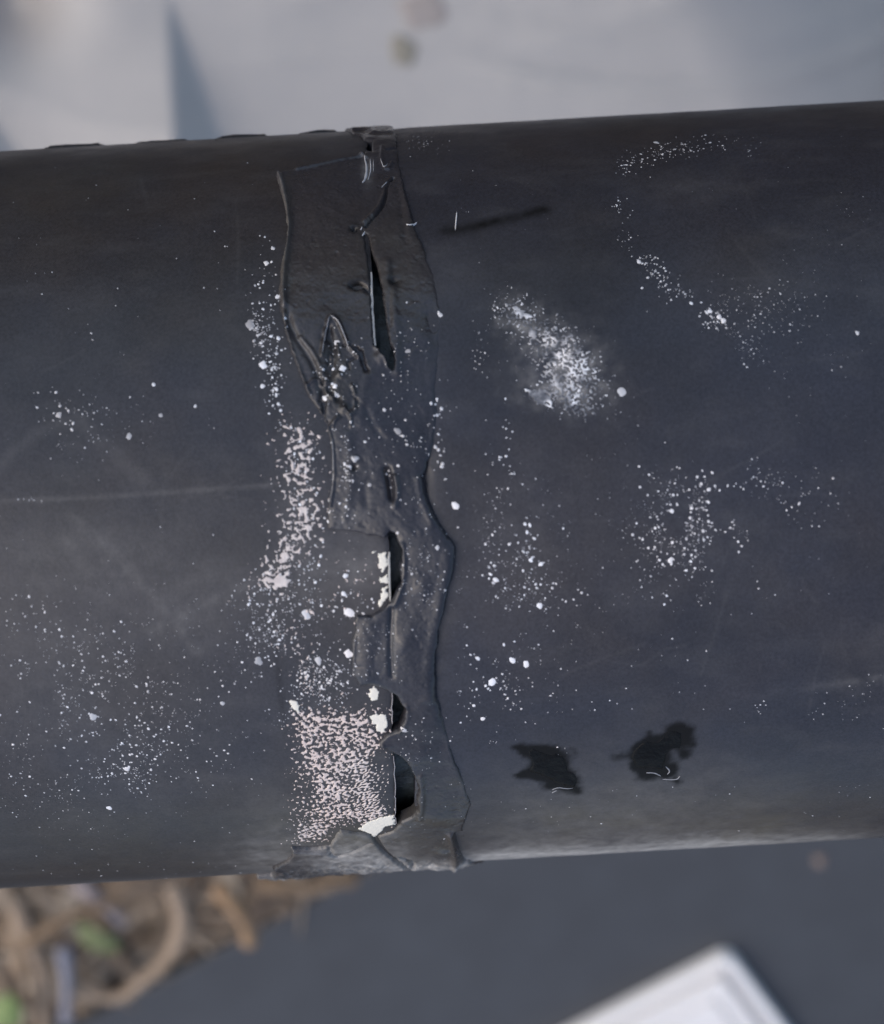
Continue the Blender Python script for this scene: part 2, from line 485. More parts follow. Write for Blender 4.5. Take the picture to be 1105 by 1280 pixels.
M_st1 = simple('tan_stalk', (.34, .26, .19), (.25, .18, .12), 90, .8)
M_st2 = simple('brown_stalk', (.22, .15, .09), (.15, .10, .06), 90, .8)
M_st3 = simple('grey_blue_stalk', (.27, .27, .31), (.20, .20, .24), 90, .8)
M_gr = simple('green_leaf', (.15, .18, .07), (.11, .13, .055), 80, .6)
stalk([(20, 1130), (45, 1190), (52, 1240), (60, 1320)], 15, M_st1, 'upright tan dry stalk in the litter, second from the photo\'s left edge')
stalk([(-20, 1180), (5, 1230), (30, 1300)], 13, M_st1, 'tan dry stalk leaning at the photo\'s left edge', .012)
stalk([(215, 1105), (232, 1150), (215, 1195), (180, 1225), (150, 1250), (110, 1240), (80, 1215)], 15, M_st1, 'hooked tan dry stalk curling round a dark hollow in the litter')
stalk([(275, 1110), (305, 1150), (312, 1175)], 15, simple('orange_stalk', (.34, .22, .12), (.26, .16, .09), 90, .8), 'short orange brown stalk touching the dark board edge')
stalk([(35, 1180), (75, 1150), (120, 1135), (150, 1125)], 9, M_st2, 'brown twig lying slantwise over the upright tan stalk', .030)
stalk([(100, 1105), (135, 1135), (150, 1150)], 13, simple('pink_grey_stalk', (.34, .29, .28), (.26, .21, .2), 90, .8), 'pale pinkish stalk end just below the pipe', .02)
stalk([(80, 1190), (84, 1225), (82, 1275)], 12, M_st3, 'blue grey stalk standing among the brown litter', .028)
stalk([(330, 1105), (390, 1110), (440, 1100)], 13, M_st2, 'brown stalk along the pipe next to the board corner', .016)
def leaf(px, py, ln, wd, ang, mat, label, z=.03):
    z = z + .05; ln *= GS; wd *= GS
    c = gp(px, py, z); V = []; Q = []; n = 9
    da = np.array([math.cos(ang), math.sin(ang), 0]); db = np.array([-da[1], da[0], 0])
    for i in range(n):
        s = i / (n - 1) * 2 - 1; w_ = wd * (1 - abs(s) ** 2.2) ** .8 * .5 + .0002
        for kx in (-1, 0, 1):
            V.append(c + da * ln * .5 * s + db * w_ * kx + np.array([0, 0, .004 * (1 - s * s) + .0025 * abs(kx)]))
    for i in range(n - 1):
        for kx in range(2): Q.append([i * 3 + kx, (i + 1) * 3 + kx, (i + 1) * 3 + kx + 1, i * 3 + kx + 1])
    o_ = mesh_obj('green_leaf', np.array(V), np.array(Q), mat)
    mm = o_.modifiers.new('thickness', 'SOLIDIFY'); mm.thickness = .0004
    tag(o_, label, 'leaf', 'green leaves in the litter')
leaf(124, 1168, .028, .013, -.75, M_gr, 'dull green leaf lying in the litter under the hooked stalk', .024)
leaf(6, 1262, .026, .020, 1.2, simple('bright_green_leaf', (.24, .31, .10), (.18, .24, .08), 80, .5), 'bright green leaf at the photo\'s left edge', .034)

# ------------------------------------------------------------------ the pipe joint: fields in surface mm
XCUT = surf([(487, 700)])[0][0]           # sawn end of the left length
XR = surf([(532, 700)])[0][0]             # start of the right length, under the sealant
WALL = 3.4
_cut = surf([(459, 190), (462, 270), (466, 380), (478, 540), (487, 700), (490, 800), (490, 885), (494, 985), (495, 1030), (496, 1070)])
_cutR = surf([(478, 150), (482, 190), (500, 260), (512, 310), (514, 400), (524, 540), (530, 700), (532, 885), (520, 960), (518, 1010), (530, 1040), (545, 1070)])
def skewR(t):
    t = np.asarray(t, dtype=float)
    return np.where(t > 100, 0, np.interp(t, _cutR[:, 1], _cutR[:, 0] - XR))
def skew(t):
    t = np.asarray(t, dtype=float)
    s_ = np.interp(t, _cut[:, 1], _cut[:, 0] - XCUT)
    return np.where(t > 100, 0, s_) + 0.07 * vnoise(t, t * 0, 1.3, 47) - .16 * sstep(.45, .9, vnoise(t, t * 0, .8, 49))

outline_px = [(425, 120), (430, 156), (441, 168), (452, 171), (456, 177), (455, 195), (430, 199), (400, 207), (372, 213), (345, 219),
              (351, 240), (357, 262), (360, 285), (358, 310), (352, 335), (349, 362), (351, 388), (356, 410), (364, 440), (374, 470), (384, 495),
              (398, 512), (410, 532), (415, 555), (416, 600), (411, 630), (411, 660), (435, 664), (462, 668), (482, 674), (488, 663), (494, 668),
              (500, 685), (502, 705), (499, 728), (490, 750), (478, 760), (462, 768), (446, 768), (443, 790), (440, 815), (440, 845), (448, 858), (466, 856),
              (482, 862), (496, 870), (505, 882), (505, 896), (497, 910), (484, 917), (472, 926), (478, 932), (490, 938), (502, 944), (511, 956), (520, 972),
              (523, 990), (522, 1010), (515, 1020), (502, 1026), (492, 1038), (472, 1044), (452, 1040), (425, 1036), (412, 1056), (388, 1059), (364, 1057),
              (367, 1066), (358, 1075), (340, 1083), (353, 1087), (338, 1091), (321, 1092), (318, 1100), (326, 1112), (380, 1130), (640, 1140),
              (600, 1100), (590, 1078), (580, 1058), (578, 1035), (589, 1005), (578, 975), (566, 945), (555, 905), (547, 870), (544, 830), (549, 790),
              (558, 750), (567, 712), (569, 682), (558, 662), (545, 642), (533, 612), (531, 590), (540, 560), (544, 520), (543, 480),
              (550, 430), (550, 390), (540, 340), (522, 295), (508, 250), (498, 205), (494, 170), (490, 150), (488, 120)]
out_mm = surf(outline_px)
# behind the limb the outline carries on round the pipe
out_mm[0][1] -= 8; out_mm[-1][1] -= 8
crack_px = [(455, 291), (460, 296), (466, 322), (472, 336), (477, 356), (480, 380), (483, 402), (485, 420), (490, 436), (494, 452), (491, 463), (486, 460),
            (483, 450), (474, 440), (468, 432), (465, 400), (463, 360), (461, 330), (456, 305)]
crack_mm = surf(crack_px)
slot_mm = surf([(455, 176), (465, 178), (465, 191), (456, 190)])
ctrl = lambda rows: (surf([(r_[0], r_[1]) for r_ in rows]), np.array([r_[2] for r_ in rows]))
def idw(x, t, cv, p=2.2):
    c, val = cv
    num = 0; den = 0
    for (cx, cy), q_ in zip(c, val):
        w_ = 1.0 / (((x - cx) ** 2 + (t - cy) ** 2) ** (p / 2) + .5)
        num = num + w_ * q_; den = den + w_
    return num / den
thick = ctrl([(400, 250, .75), (380, 380, .7), (440, 330, .65), (430, 480, .8), (440, 590, .55), (440, 640, .55), (470, 180, .45), (440, 160, .5), (484, 168, .15), (478, 185, .3), (500, 250, .28), (506, 215, .04), (510, 175, .03), (515, 330, .30), (540, 330, .03), (546, 400, .03), (541, 470, .05), (541, 540, .16),
              (518, 420, .34), (515, 520, .42), (500, 580, .8), (540, 600, .8), (530, 700, 1.15), (545, 700, 1.2), (520, 800, 1.05), (535, 840, 1.0), (465, 800, .35), (530, 900, .8), (520, 940, .8),
              (555, 960, .25), (577, 985, .04), (558, 925, .08), (582, 1010, .05), (540, 1020, .6), (520, 1060, .6), (550, 1085, .85), (450, 1065, .55), (390, 1075, .5), (345, 1095, 1.0), (580, 1080, .8)])
edge_h = ctrl([(350, 250, .55), (350, 350, .5), (360, 430, .35), (400, 520, .2), (415, 600, .12), (440, 664, .35), (485, 668, .6), (545, 420, .01), (545, 350, .01), (545, 500, .02), (530, 590, .1),
               (568, 690, .45), (555, 760, .5), (545, 830, .4), (550, 890, .08), (580, 980, .03), (585, 1040, .1), (500, 700, .7), (505, 890, .6), (523, 990, .6), (440, 820, .15), (440, 860, .1),
               (440, 1040, .2), (400, 1057, .5), (340, 1090, .8), (510, 200, .03), (400, 207, .5), (460, 380, .5), (490, 440, .5)])
lines = [  # polyline, mm high (+) or deep (-), mm half width
    ([(349, 222), (356, 245), (362, 285), (358, 320), (354, 360), (357, 395)], .55, .38),
    ([(372, 216), (400, 210), (430, 202), (452, 198)], .35, .35),
    ([(403, 446), (406, 420), (411, 403), (416, 398), (423, 404), (431, 424), (438, 438), (449, 449)], .42, .22),
    ([(411, 412), (416, 430), (414, 460), (412, 490)], -.45, .5),
    ([(357, 388), (368, 420), (386, 446), (398, 470), (404, 500)], -.35, .4),
    ([(352, 395), (360, 425), (372, 460), (386, 492)], .3, .3),
    ([(376, 425), (394, 445), (404, 470)], .22, .3),
    ([(400, 514), (412, 540), (417, 560), (418, 600), (413, 632)], .32, .17),
    ([(436, 545), (440, 600), (432, 650)], .15, .6),
    ([(492, 222), (484, 232), (482, 250), (474, 268), (458, 286)], -.55, .17),
    ([(487, 228), (479, 248), (470, 266), (456, 280)], .2, .25),
    ([(484, 330), (492, 380), (497, 430), (497, 465)], .25, .6),
    ([(452, 440), (452, 455), (460, 464)], -.4, .2),
    ([(470, 436), (482, 448), (486, 458)], .25, .3),
    ([(440, 360), (452, 358), (462, 366)], -.55, .35),
    ([(532, 596), (538, 622), (549, 648), (562, 668)], -.75, .36),
    ([(543, 618), (552, 640), (564, 662), (570, 680)], .45, .3),
    ([(524, 600), (528, 626), (540, 652)], .18, .5),
    ([(484, 588), (488, 605), (490, 622)], -.75, .40),
    ([(494, 596), (497, 612), (494, 632)], .35, .3),
    ([(562, 690), (558, 720), (550, 755), (541, 795), (536, 835), (538, 870)], .22, .8),
    ([(503, 680), (506, 706), (502, 735), (492, 756)], .25, .3),
    ([(490, 760), (488, 800), (490, 840)], -.35, .35),
    ([(445, 772), (443, 800), (441, 850)], .10, .25),
    ([(470, 764), (462, 785), (458, 820), (460, 850)], .15, .9),
    ([(508, 880), (509, 898), (500, 912)], .2, .35),
    ([(526, 968), (528, 1000), (524, 1020)], .25, .4),
    ([(568, 950), (582, 985), (578, 1020)], .12, .8),
    ([(466, 1040), (476, 1056), (490, 1070), (514, 1084)], -.9, .33),
    ([(500, 1068), (514, 1072), (516, 1080)], -.9, .3),
    ([(412, 1056), (416, 1070), (440, 1062), (462, 1052)], -.35, .3),
    ([(572, 1040), (577, 1060), (584, 1074)], -.9, .45),
    ([(563, 1040), (570, 1064), (568, 1080)], .5, .5),
    ([(362, 1060), (410, 1062)], -.5, .35),
    ([(440, 166), (460, 164), (468, 168)], .45, .7), ([(476, 168), (494, 167)], .25, .5),
    ([(450, 196), (458, 200)], .4, .3), ([(478, 186), (476, 205), (484, 215), (490, 205)], .25, .25),
    ([(485, 190), (505, 182), (530, 180)], -.3, .3),
]
rsl = np.random.RandomState(77)
for _ in range(16):                                     # stringy tears in the rough part of the flap
    q0 = np.array([rsl.uniform(398, 448), rsl.uniform(430, 535)]); an_ = rsl.normal(1.7, .5); L_ = rsl.uniform(10, 34)
    q1 = q0 + np.array([math.cos(an_), math.sin(an_)]) * L_
    lines.append(([tuple(q0), tuple((q0 + q1) / 2 + rsl.randn(2) * 3), tuple(q1)], rsl.choice([-.35, .3, .25]), rsl.uniform(.12, .22)))
for _ in range(14):                                     # soft pulls elsewhere
    q0 = np.array([rsl.uniform(430, 545), rsl.uniform(230, 1040)]); an_ = rsl.normal(1.6, .3); L_ = rsl.uniform(20, 70)
    q1 = q0 + np.array([math.cos(an_), math.sin(an_)]) * L_
    lines.append(([tuple(q0), tuple((q0 + q1) / 2 + rsl.randn(2) * 4), tuple(q1)], rsl.choice([-.10, .12]), rsl.uniform(.3, .7)))
lines = [(surf(smooth_pts(p, 1)), a_, s_) for p, a_, s_ in lines]
dots = [((443, 290), -.7, .4), ((447, 361), -.6, .45), ((492, 353), -.5, .55), ((476, 448), .45, .75), ((443, 585), -.5, .35), ((444, 573), .3, .3), ((407, 425), -.4, .5),
        ((430, 512), .4, .5), ((440, 518), .35, .4), ((410, 480), .5, .5), ((422, 500), -.5, .4), ((405, 505), -.4, .35), ((425, 470), .35, .4),
        ((478, 930), .35, .5), ((515, 905), .1, 1.2), ((528, 735), .2, 1.0), ((505, 800), .2, 1.0), ((520, 1000), .1, 1.5), ((556, 1060), .5, 1.2)]
dots = [(surf([p])[0], a_, s_) for p, a_, s_ in dots]
grit_c = surf([(415, 470)])[0]; grit_c2 = surf([(430, 650)])[0]

def HOLES(x, t):
    s_ = 0
    for hx, ht in _hc: s_ = s_ + np.exp(-((x - hx) / 2.5) ** 2 - ((t - ht) / 5.0) ** 2)
    return s_
_hc = surf([(500, 705), (500, 888), (516, 985), (460, 770), (470, 670)])
def band_F(x, t):
    wob = .22 * fbm(x, t, 2.2, 21, 3) + .10 * fbm(x, t, .6, 24, 2)
    F = sdist(x, t, out_mm) + wob + HOLES(x, t) * (.30 * fbm(x, t, 1.3, 28, 3))
    F = np.minimum(F, -sdist(x, t, crack_mm) + .20 * fbm(x, t, 1.0, 27, 3))
    F = np.minimum(F, -sdist(x, t, slot_mm))
    return F
def band_h(x, t, F=None):
    if F is None: F = band_F(x, t)
    th = idw(x, t, thick); eh = np.minimum(idw(x, t, edge_h, 3.0), th)
    w_ = .35 + 1.1 * th
    h_ = eh + (th - eh) * (1 - np.exp(-np.maximum(F, 0) / (w_ * .55)))
    h_ = h_ * sstep(-.02, .16, F) * .9 + .1 * h_
    for p, a_, s_ in lines:
        d = dist_poly(x, t, p); h_ = h_ + a_ * np.exp(-(d / s_) ** 2) * (sstep(0, .15, F) if a_ > 0 else 1)
    for (cx, ct), a_, s_ in dots:
        h_ = h_ + a_ * np.exp(-((x - cx) ** 2 + (t - ct) ** 2) / s_ ** 2)
    soft = sstep(0, .8, F)
    h_ = h_ + soft * (.20 * fbm(x, t, 5.0, 31, 3) + .035 * fbm(x, t, 1.1, 35, 4) + .02 * fbm(x, t, .35, 38, 2) - .05 * sstep(.35, .85, .6 * vnoise(x, t, .8, 33) + .5 * vnoise(x, t, .5, 36)) + .035 * sstep(.35, .9, .6 * vnoise(x, t, 1.0, 34) + .5 * vnoise(x, t, .6, 37)))
    g1 = np.exp(-(((x - grit_c[0]) / 1.9) ** 2 + ((t - grit_c[1]) / 4.6) ** 2)) + .5 * np.exp(-(((x - grit_c2[0]) / 2.6) ** 2 + ((t - grit_c2[1]) / 2.0) ** 2))
    g2 = sstep(60, 68, t)
    h_ = h_ + sstep(0, .3, F) * (g1 * (.30 * fbm(x, t, 1.1, 41, 4)) + g2 * (.40 * fbm(x, t, 1.7, 43, 4) - .35 * sstep(.25, .6, fbm(x, t, 2.6, 44, 3)) + .12 * fbm(x, t, .5, 46, 2)))
    return h_
def skin_r(x, t):
    """radius of whatever is outermost at a point, in mm"""
    x = np.atleast_1d(x).astype(float); t = np.atleast_1d(t).astype(float)
    F = band_F(x, t)
    return np.where(F > 0.02, np.maximum(RM + band_h(x, t, F), RM), RM)

def gsum(x, t, rows):
    """soft marks: (px, py, half width px along x, along y, amount)"""
    s = 0
    for (px, py, sx, sy, a_) in rows:
        (cx, ct), (ex, _), (_, ey) = surf([(px, py), (px + sx, py), (px, py + sy)])
        wx = max(abs(ex - cx), .2); wt = max(abs(ey - ct), .2)
        s = s + a_ * np.exp(-((x - cx) / wx) ** 2 - ((t - ct) / wt) ** 2)
    return s
def lsum(x, t, rows):
    s = 0
    for p, a_, s_ in rows:
        s = np.maximum(s, a_ * np.exp(-(dist_poly(x, t, surf(p)) / s_) ** 2))
    return s

# ------------------------------------------------------------------ the two pipe lengths


def pipe_wall(x0, x1, xa, xb, mat, parent, open_end, marks):
    """tube wall from x0 to x1 (mm), fine between xa and xb, open_end = the x of the visible sawn end"""
    a0, b0 = max(xa, x0), min(xb, x1)
    xs = np.linspace(a0, b0, int((b0 - a0) / .3) + 2)
    if a0 > x0 + 1: xs = np.concatenate([np.linspace(x0, a0, 60)[:-1], xs])
    if b0 < x1 - 1: xs = np.concatenate([xs, np.linspace(b0, x1, 60)[1:]])
    fine = np.arange(-96, 96.01, .3)
    rest = np.linspace(96, 2 * math.pi * RM - 96, 60)[1:-1]
    ts = np.concatenate([fine, rest])
    X, T = np.meshgrid(xs, ts, indexing='ij')
    x, t = X.ravel(), T.ravel()
    nearend = np.exp(-np.abs(x - open_end) / (.35 if x1 == open_end else .9)) * (1 if x1 == open_end else 3.0)
    r = RM + .05 * fbm(x, t * 1.0, 14, 61, 3) + .02 * fbm(x, t, 3, 66, 2) - .25 * nearend * (.8 + .6 * fbm(x, t, 1.5, 69, 2))
    x = x + (skew(t) * sstep(open_end - 12, open_end, x) if x1 == open_end else skewR(t) * (1 - sstep(open_end, open_end + 14, x)))
    Vo = place(x, t, r)
    nx, nt = X.shape
    idx = np.arange(nx * nt).reshape(nx, nt)
    nxt = np.roll(idx, -1, axis=1)
    q_ = np.stack([idx[:-1].ravel(), idx[1:].ravel(), nxt[1:].ravel(), nxt[:-1].ravel()], 1)[:, ::-1]
    # inner bore, coarser, and the sawn end faces
    nb = 120; tb = np.linspace(0, 2 * math.pi * RM, nb, endpoint=False)
    xb_ = np.array([x0, x1]); n0 = len(Vo)
    inner = np.concatenate([place(np.full(nb, xx - (4 if xx == open_end == x1 else -5 if xx == open_end else 0)), tb, np.full(nb, RM - WALL)) for xx in xb_])
    ii = n0 + np.arange(nb)
    qi = np.stack([ii, np.roll(ii, -1), np.roll(ii, -1) + nb, ii + nb], 1)[:, ::-1]
    V_ = np.concatenate([Vo, inner]); extra = []; base = len(V_)
    for xx in (x0, x1):                                   # end ring with its own vertices (sharp edge)
        ex_ = xx + (skew(ts) if xx == open_end == x1 else skewR(ts) if xx == open_end else 0 * ts)
        ro = place(ex_, ts, np.full(len(ts), (RM - .25 if x1 == open_end else RM - .75) if abs(xx - open_end) < 1e-6 else RM))
        ri = place(ex_, ts, np.full(len(ts), RM - WALL))
        n_ = len(ts); aa = base + np.arange(n_); bb = aa + n_
        extra.append(np.stack([aa, np.roll(aa, -1), np.roll(bb, -1), bb], 1))
        V_ = np.concatenate([V_, ro, ri]); base += 2 * n_
    at = {}
    vis = (x > xa - 20) & (x < xb + 20)
    for an in ('dust_glint', 'stain_shade', 'algae'):
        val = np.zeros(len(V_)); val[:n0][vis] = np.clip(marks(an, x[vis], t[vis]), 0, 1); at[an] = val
    return mesh_obj('pipe_wall', V_, [q_, qi] + extra, mat, parent, attrs=at)

def scratches(x, t, x0, x1, n, seed):
    rs = np.random.RandomState(seed); s_ = np.zeros(np.shape(x))
    for _ in range(n):
        a_ = np.array([rs.uniform(x0, x1), rs.uniform(200, 1050)]); an_ = rs.normal(.0, .9) + (0.8 if rs.rand() < .5 else 0)
        L_ = rs.uniform(15, 120); d_ = np.array([math.cos(an_), math.sin(an_)]) * L_
        q_ = surf([a_, a_ + d_ * .5 + rs.randn(2) * 3, a_ + d_])
        s_ = np.maximum(s_, rs.uniform(.006, .035) * np.exp(-(dist_poly(x, t, q_) / .17) ** 2))
    return s_
TAR1 = [(646, 935), (668, 930), (700, 934), (716, 945), (722, 962), (728, 972), (724, 990), (706, 985), (690, 983), (668, 972), (652, 968), (657, 950)]
TAR2 = [(778, 945), (790, 928), (812, 916), (818, 925), (826, 908), (848, 904), (866, 912), (862, 930), (852, 944), (840, 940), (838, 952), (848, 962), (846, 976), (824, 970), (800, 966), (784, 962)]
def marks_left(an, x, t):
    n1 = .5 + .5 * fbm(x, t, 6, 71, 4); n2 = .5 + .5 * fbm(x, t, 1.4, 75, 3)
    if an == 'dust_glint':
        SCR = scratches(x, t, -70, 480, 30, 401)
        s = lsum(x, t, [([(0, 626), (120, 622), (345, 606)], .09, .3), ([(90, 645), (150, 700), (215, 775), (245, 815)], .06, .7),
                        ([(-10, 590), (40, 545), (90, 520)], .05, .8), ([(100, 525), (180, 600)], .05, .9), ([(190, 790), (300, 735), (340, 715)], .07, .7)])
        s = s + gsum(x, t, [(110, 690, 120, 45, .06), (60, 850, 120, 90, .04), (260, 760, 90, 50, .05), (420, 715, 60, 40, .10), (450, 700, 34, 34, .07), (425, 950, 60, 60, .12), (370, 630, 24, 90, .08), (160, 940, 130, 70, .04)])
        s = s * (.35 + 1.2 * n2) + .05 * np.clip(fbm(x * .4, t, 2.5, 78, 4) - .1, 0, 1) + SCR + .05 * np.clip(fbm(x, t, 9, 73, 5) - .05, 0, 1)
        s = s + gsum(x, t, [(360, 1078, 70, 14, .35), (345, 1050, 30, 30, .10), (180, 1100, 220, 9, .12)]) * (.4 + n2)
        return s
    if an == 'algae':
        return gsum(x, t, [(440, 1045, 40, 14, .8), (350, 1050, 30, 25, .35), (60, 230, 120, 60, .18), (200, 1060, 220, 35, .25)]) * (.4 + n1)
    return gsum(x, t, [(343, 480, 8, 60, .25), (440, 930, 60, 60, .15), (350, 860, 4, 50, .3)]) * (.5 + n2)
def marks_right(an, x, t):
    n1 = .5 + .5 * fbm(x, t, 6, 81, 4); n2 = .5 + .5 * fbm(x, t, 1.4, 85, 3)
    if an == 'dust_glint':
        SCR = scratches(x, t, 560, 1120, 36, 402)
        s = gsum(x, t, [(698, 452, 46, 42, .62), (650, 396, 32, 28, .5), (728, 472, 34, 38, .52), (690, 492, 32, 14, .55), (870, 660, 70, 60, .05), (640, 700, 60, 60, .04), (1080, 850, 60, 14, .06)]) * (.0 + 1.5 * n2 ** 1.6) * (.55 + .9 * np.clip(fbm(x, t, .7, 89, 2) + .3, 0, 1))
        s = s + gsum(x, t, [(680, 1070, 110, 15, 1.0), (850, 1060, 110, 14, 1.0), (620, 1074, 50, 14, .8), (980, 1052, 90, 10, .6), (760, 1048, 170, 26, .22)]) * (.45 + .9 * n1)  # sky reflection along the lower limb painted in as pale tone, with dusty grime
        s = s + lsum(x, t, [([(1010, 860), (1105, 845)], .10, .5), ([(600, 270), (640, 262)], .05, .4)]) * n2
        return s + .05 * np.clip(fbm(x * .4, t, 2.5, 88, 4) - .1, 0, 1) + SCR + .05 * np.clip(fbm(x, t, 9, 93, 5) - .05, 0, 1)
    if an == 'algae':
        return gsum(x, t, [(760, 1030, 160, 28, .5), (980, 1040, 110, 20, .6), (620, 330, 90, 90, .10)]) * (.3 + n1)
    tz = np.maximum(sdist(x, t, surf(TAR1)), sdist(x, t, surf(TAR2))) + 1.9 * fbm(x, t, 2.6, 87, 6)
    halo = .5 * gsum(x, t, [(690, 440, 95, 95, 1.0)]) * (1 - np.clip(gsum(x, t, [(690, 450, 50, 48, 1.3)]), 0, 1))
    return .97 * sstep(-1.0, .35, tz) + halo + lsum(x, t, [([(558, 288), (590, 284), (625, 276), (680, 262)], .9, .9)]) * (.5 + .8 * n2) + gsum(x, t, [(760, 330, 40, 60, .2)]) * (.4 + n2)

XL0 = -900.0; XR1 = 900.0
pipeL = empty('drain_pipe', tuple(AX0 + x_dir * -.9))
tag(pipeL, 'dark grey plastic drain pipe length with pinkish white adhesive crumbs at its sawn end', 'pipe', 'pipe lengths meeting at the joint')
pipeR = empty('drain_pipe', tuple(AX0 + x_dir * .9))
tag(pipeR, 'black plastic drain pipe length with a chalky white patch and two tar spots', 'pipe', 'pipe lengths meeting at the joint')
xl = surf([(-60, 640)])[0][0]; xr_ = surf([(1180, 640)])[0][0]
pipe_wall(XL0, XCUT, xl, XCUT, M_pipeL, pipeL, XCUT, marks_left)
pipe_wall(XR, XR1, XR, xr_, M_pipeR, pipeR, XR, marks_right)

# dirty sleeve inside the joint, a few mm down, glimpsed through the holes
sx = np.linspace(XCUT - 7, XR + 9, 90); st_ = np.linspace(0, 2 * math.pi * RM, 400, endpoint=False)
SX, ST = np.meshgrid(sx, st_, indexing='ij')
rr_ = RM - WALL - .55 + .35 * fbm(SX.ravel(), ST.ravel(), 2.5, 48, 4)
ii = np.arange(SX.size).reshape(SX.shape); jj = np.roll(ii, -1, axis=1)
tag(mesh_obj('inner_sleeve', place(SX.ravel(), ST.ravel(), rr_), np.stack([ii[:-1].ravel(), jj[:-1].ravel(), jj[1:].ravel(), ii[1:].ravel()], 1),
    simple('dirty_sleeve', (.10, .115, .11), (.03, .035, .035), 350, .35, 900, .2), pipeR), 'dark green grey sleeve inside the joint')

# ------------------------------------------------------------------ smeared sealant over the joint
band = empty('sealant_band', tuple(AX0 + x_dir * XR / 1000))
tag(band, 'torn black sealant band smeared round the pipe joint, cracked open with dark holes', 'sealant')
STEP = .115
gx = np.arange(out_mm[:, 0].min() - .6, out_mm[:, 0].max() + .6, STEP)
gt = np.arange(out_mm[:, 1].min() - .6, min(out_mm[:, 1].max(), 100), STEP)
bx, bt, btri, brim = clip_grid(gx, gt, band_F)
bF = band_F(bx, bt)
bh = np.maximum(band_h(bx, bt, bF), -.6)
Vb = place(bx, bt, RM + bh)
SK = 1.5
rv = np.unique(brim); rm = {int(a_): i for i, a_ in enumerate(rv)}
top = place(bx[rv], bt[rv], RM + bh[rv]); low = place(bx[rv], bt[rv], RM + np.minimum(bh[rv], 0) - SK)
n0 = len(Vb); nr = len(rv)
lut = np.full(n0, -1); lut[rv] = np.arange(nr)
sa, sb = lut[brim[:, 0]] + n0, lut[brim[:, 1]] + n0
sk = np.stack([sb, sa, sa + nr, sb + nr], 1)
under = place(bx, bt, np.minimum(RM + bh - .5, RM - SK + .2))
Vall = np.concatenate([Vb, top, low])
allx = np.concatenate([bx, bx[rv], bx[rv]]); allt = np.concatenate([bt, bt[rv], bt[rv]])
n1 = .5 + .5 * fbm(allx, allt, 5, 91, 4); n2 = .5 + .5 * fbm(allx, allt, 1.2, 95, 3)
dust_glint = (gsum(allx, allt, [(530, 780, 30, 120, .02), (470, 800, 30, 40, .03), (440, 1068, 60, 16, .75), (350, 1095, 30, 10, .9), (560, 1078, 50, 15, .7), (500, 1080, 50, 12, .7),
                          (353, 300, 6, 90, .14), (460, 215, 7, 16, .3), (440, 600, 40, 60, .04), (430, 650, 30, 14, .12), (380, 440, 20, 20, .07), (500, 165, 14, 5, .2)]) * (.3 + 1.3 * n2)
        + lsum(allx, allt, [([(349, 222), (356, 250), (361, 290), (356, 330)], .16, .35)]) + .02 * n1)  # highlight on the flap's raised lip painted into the colour
algae = gsum(allx, allt, [(440, 340, 80, 80, .2), (356, 300, 8, 90, .6), (420, 480, 30, 45, .4), (540, 1040, 60, 35, .6), (440, 1045, 40, 16, .9), (500, 330, 40, 60, .2)]) * (.35 + .9 * n1)
stain_shade = gsum(allx, allt, [(443, 290, 6, 8, .7), (447, 360, 12, 7, .8), (492, 353, 10, 9, .8), (440, 352, 12, 12, .3), (415, 440, 14, 26, .35), (425, 500, 14, 22, .4), (440, 585, 8, 8, .5)]) * (.4 + n2)  # shade in the pits painted dark, plus the flap's rough dark part
at = {'dust_glint': np.clip(dust_glint, 0, 1), 'algae': np.clip(algae, 0, 1), 'stain_shade': np.clip(stain_shade, 0, 1)}
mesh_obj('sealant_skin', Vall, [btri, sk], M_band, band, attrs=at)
# the far side of the joint: the band closes round the back
tb = np.linspace(98, 2 * math.pi * RM - 90, 60)
xa_, xb_ = surf([(470, 640)])[0][0], surf([(575, 640)])[0][0]
prof = [(xa_, 0), (xa_ + .5, .6), ((xa_ + xb_) / 2, .9), (xb_ - .5, .6), (xb_, 0)]
Vbk = np.concatenate([place(np.full(60, px_), tb, np.full(60, RM + hh) + .1 * np.sin(tb / 7)) for px_, hh in prof])
ii = np.arange(60 * 5).reshape(5, 60)
mesh_obj('sealant_back', Vbk, np.stack([ii[:-1, :-1].ravel(), ii[:-1, 1:].ravel(), ii[1:, 1:].ravel(), ii[1:, :-1].ravel()], 1), M_band, band,
         attrs={k_: np.zeros(300) for k_ in at})

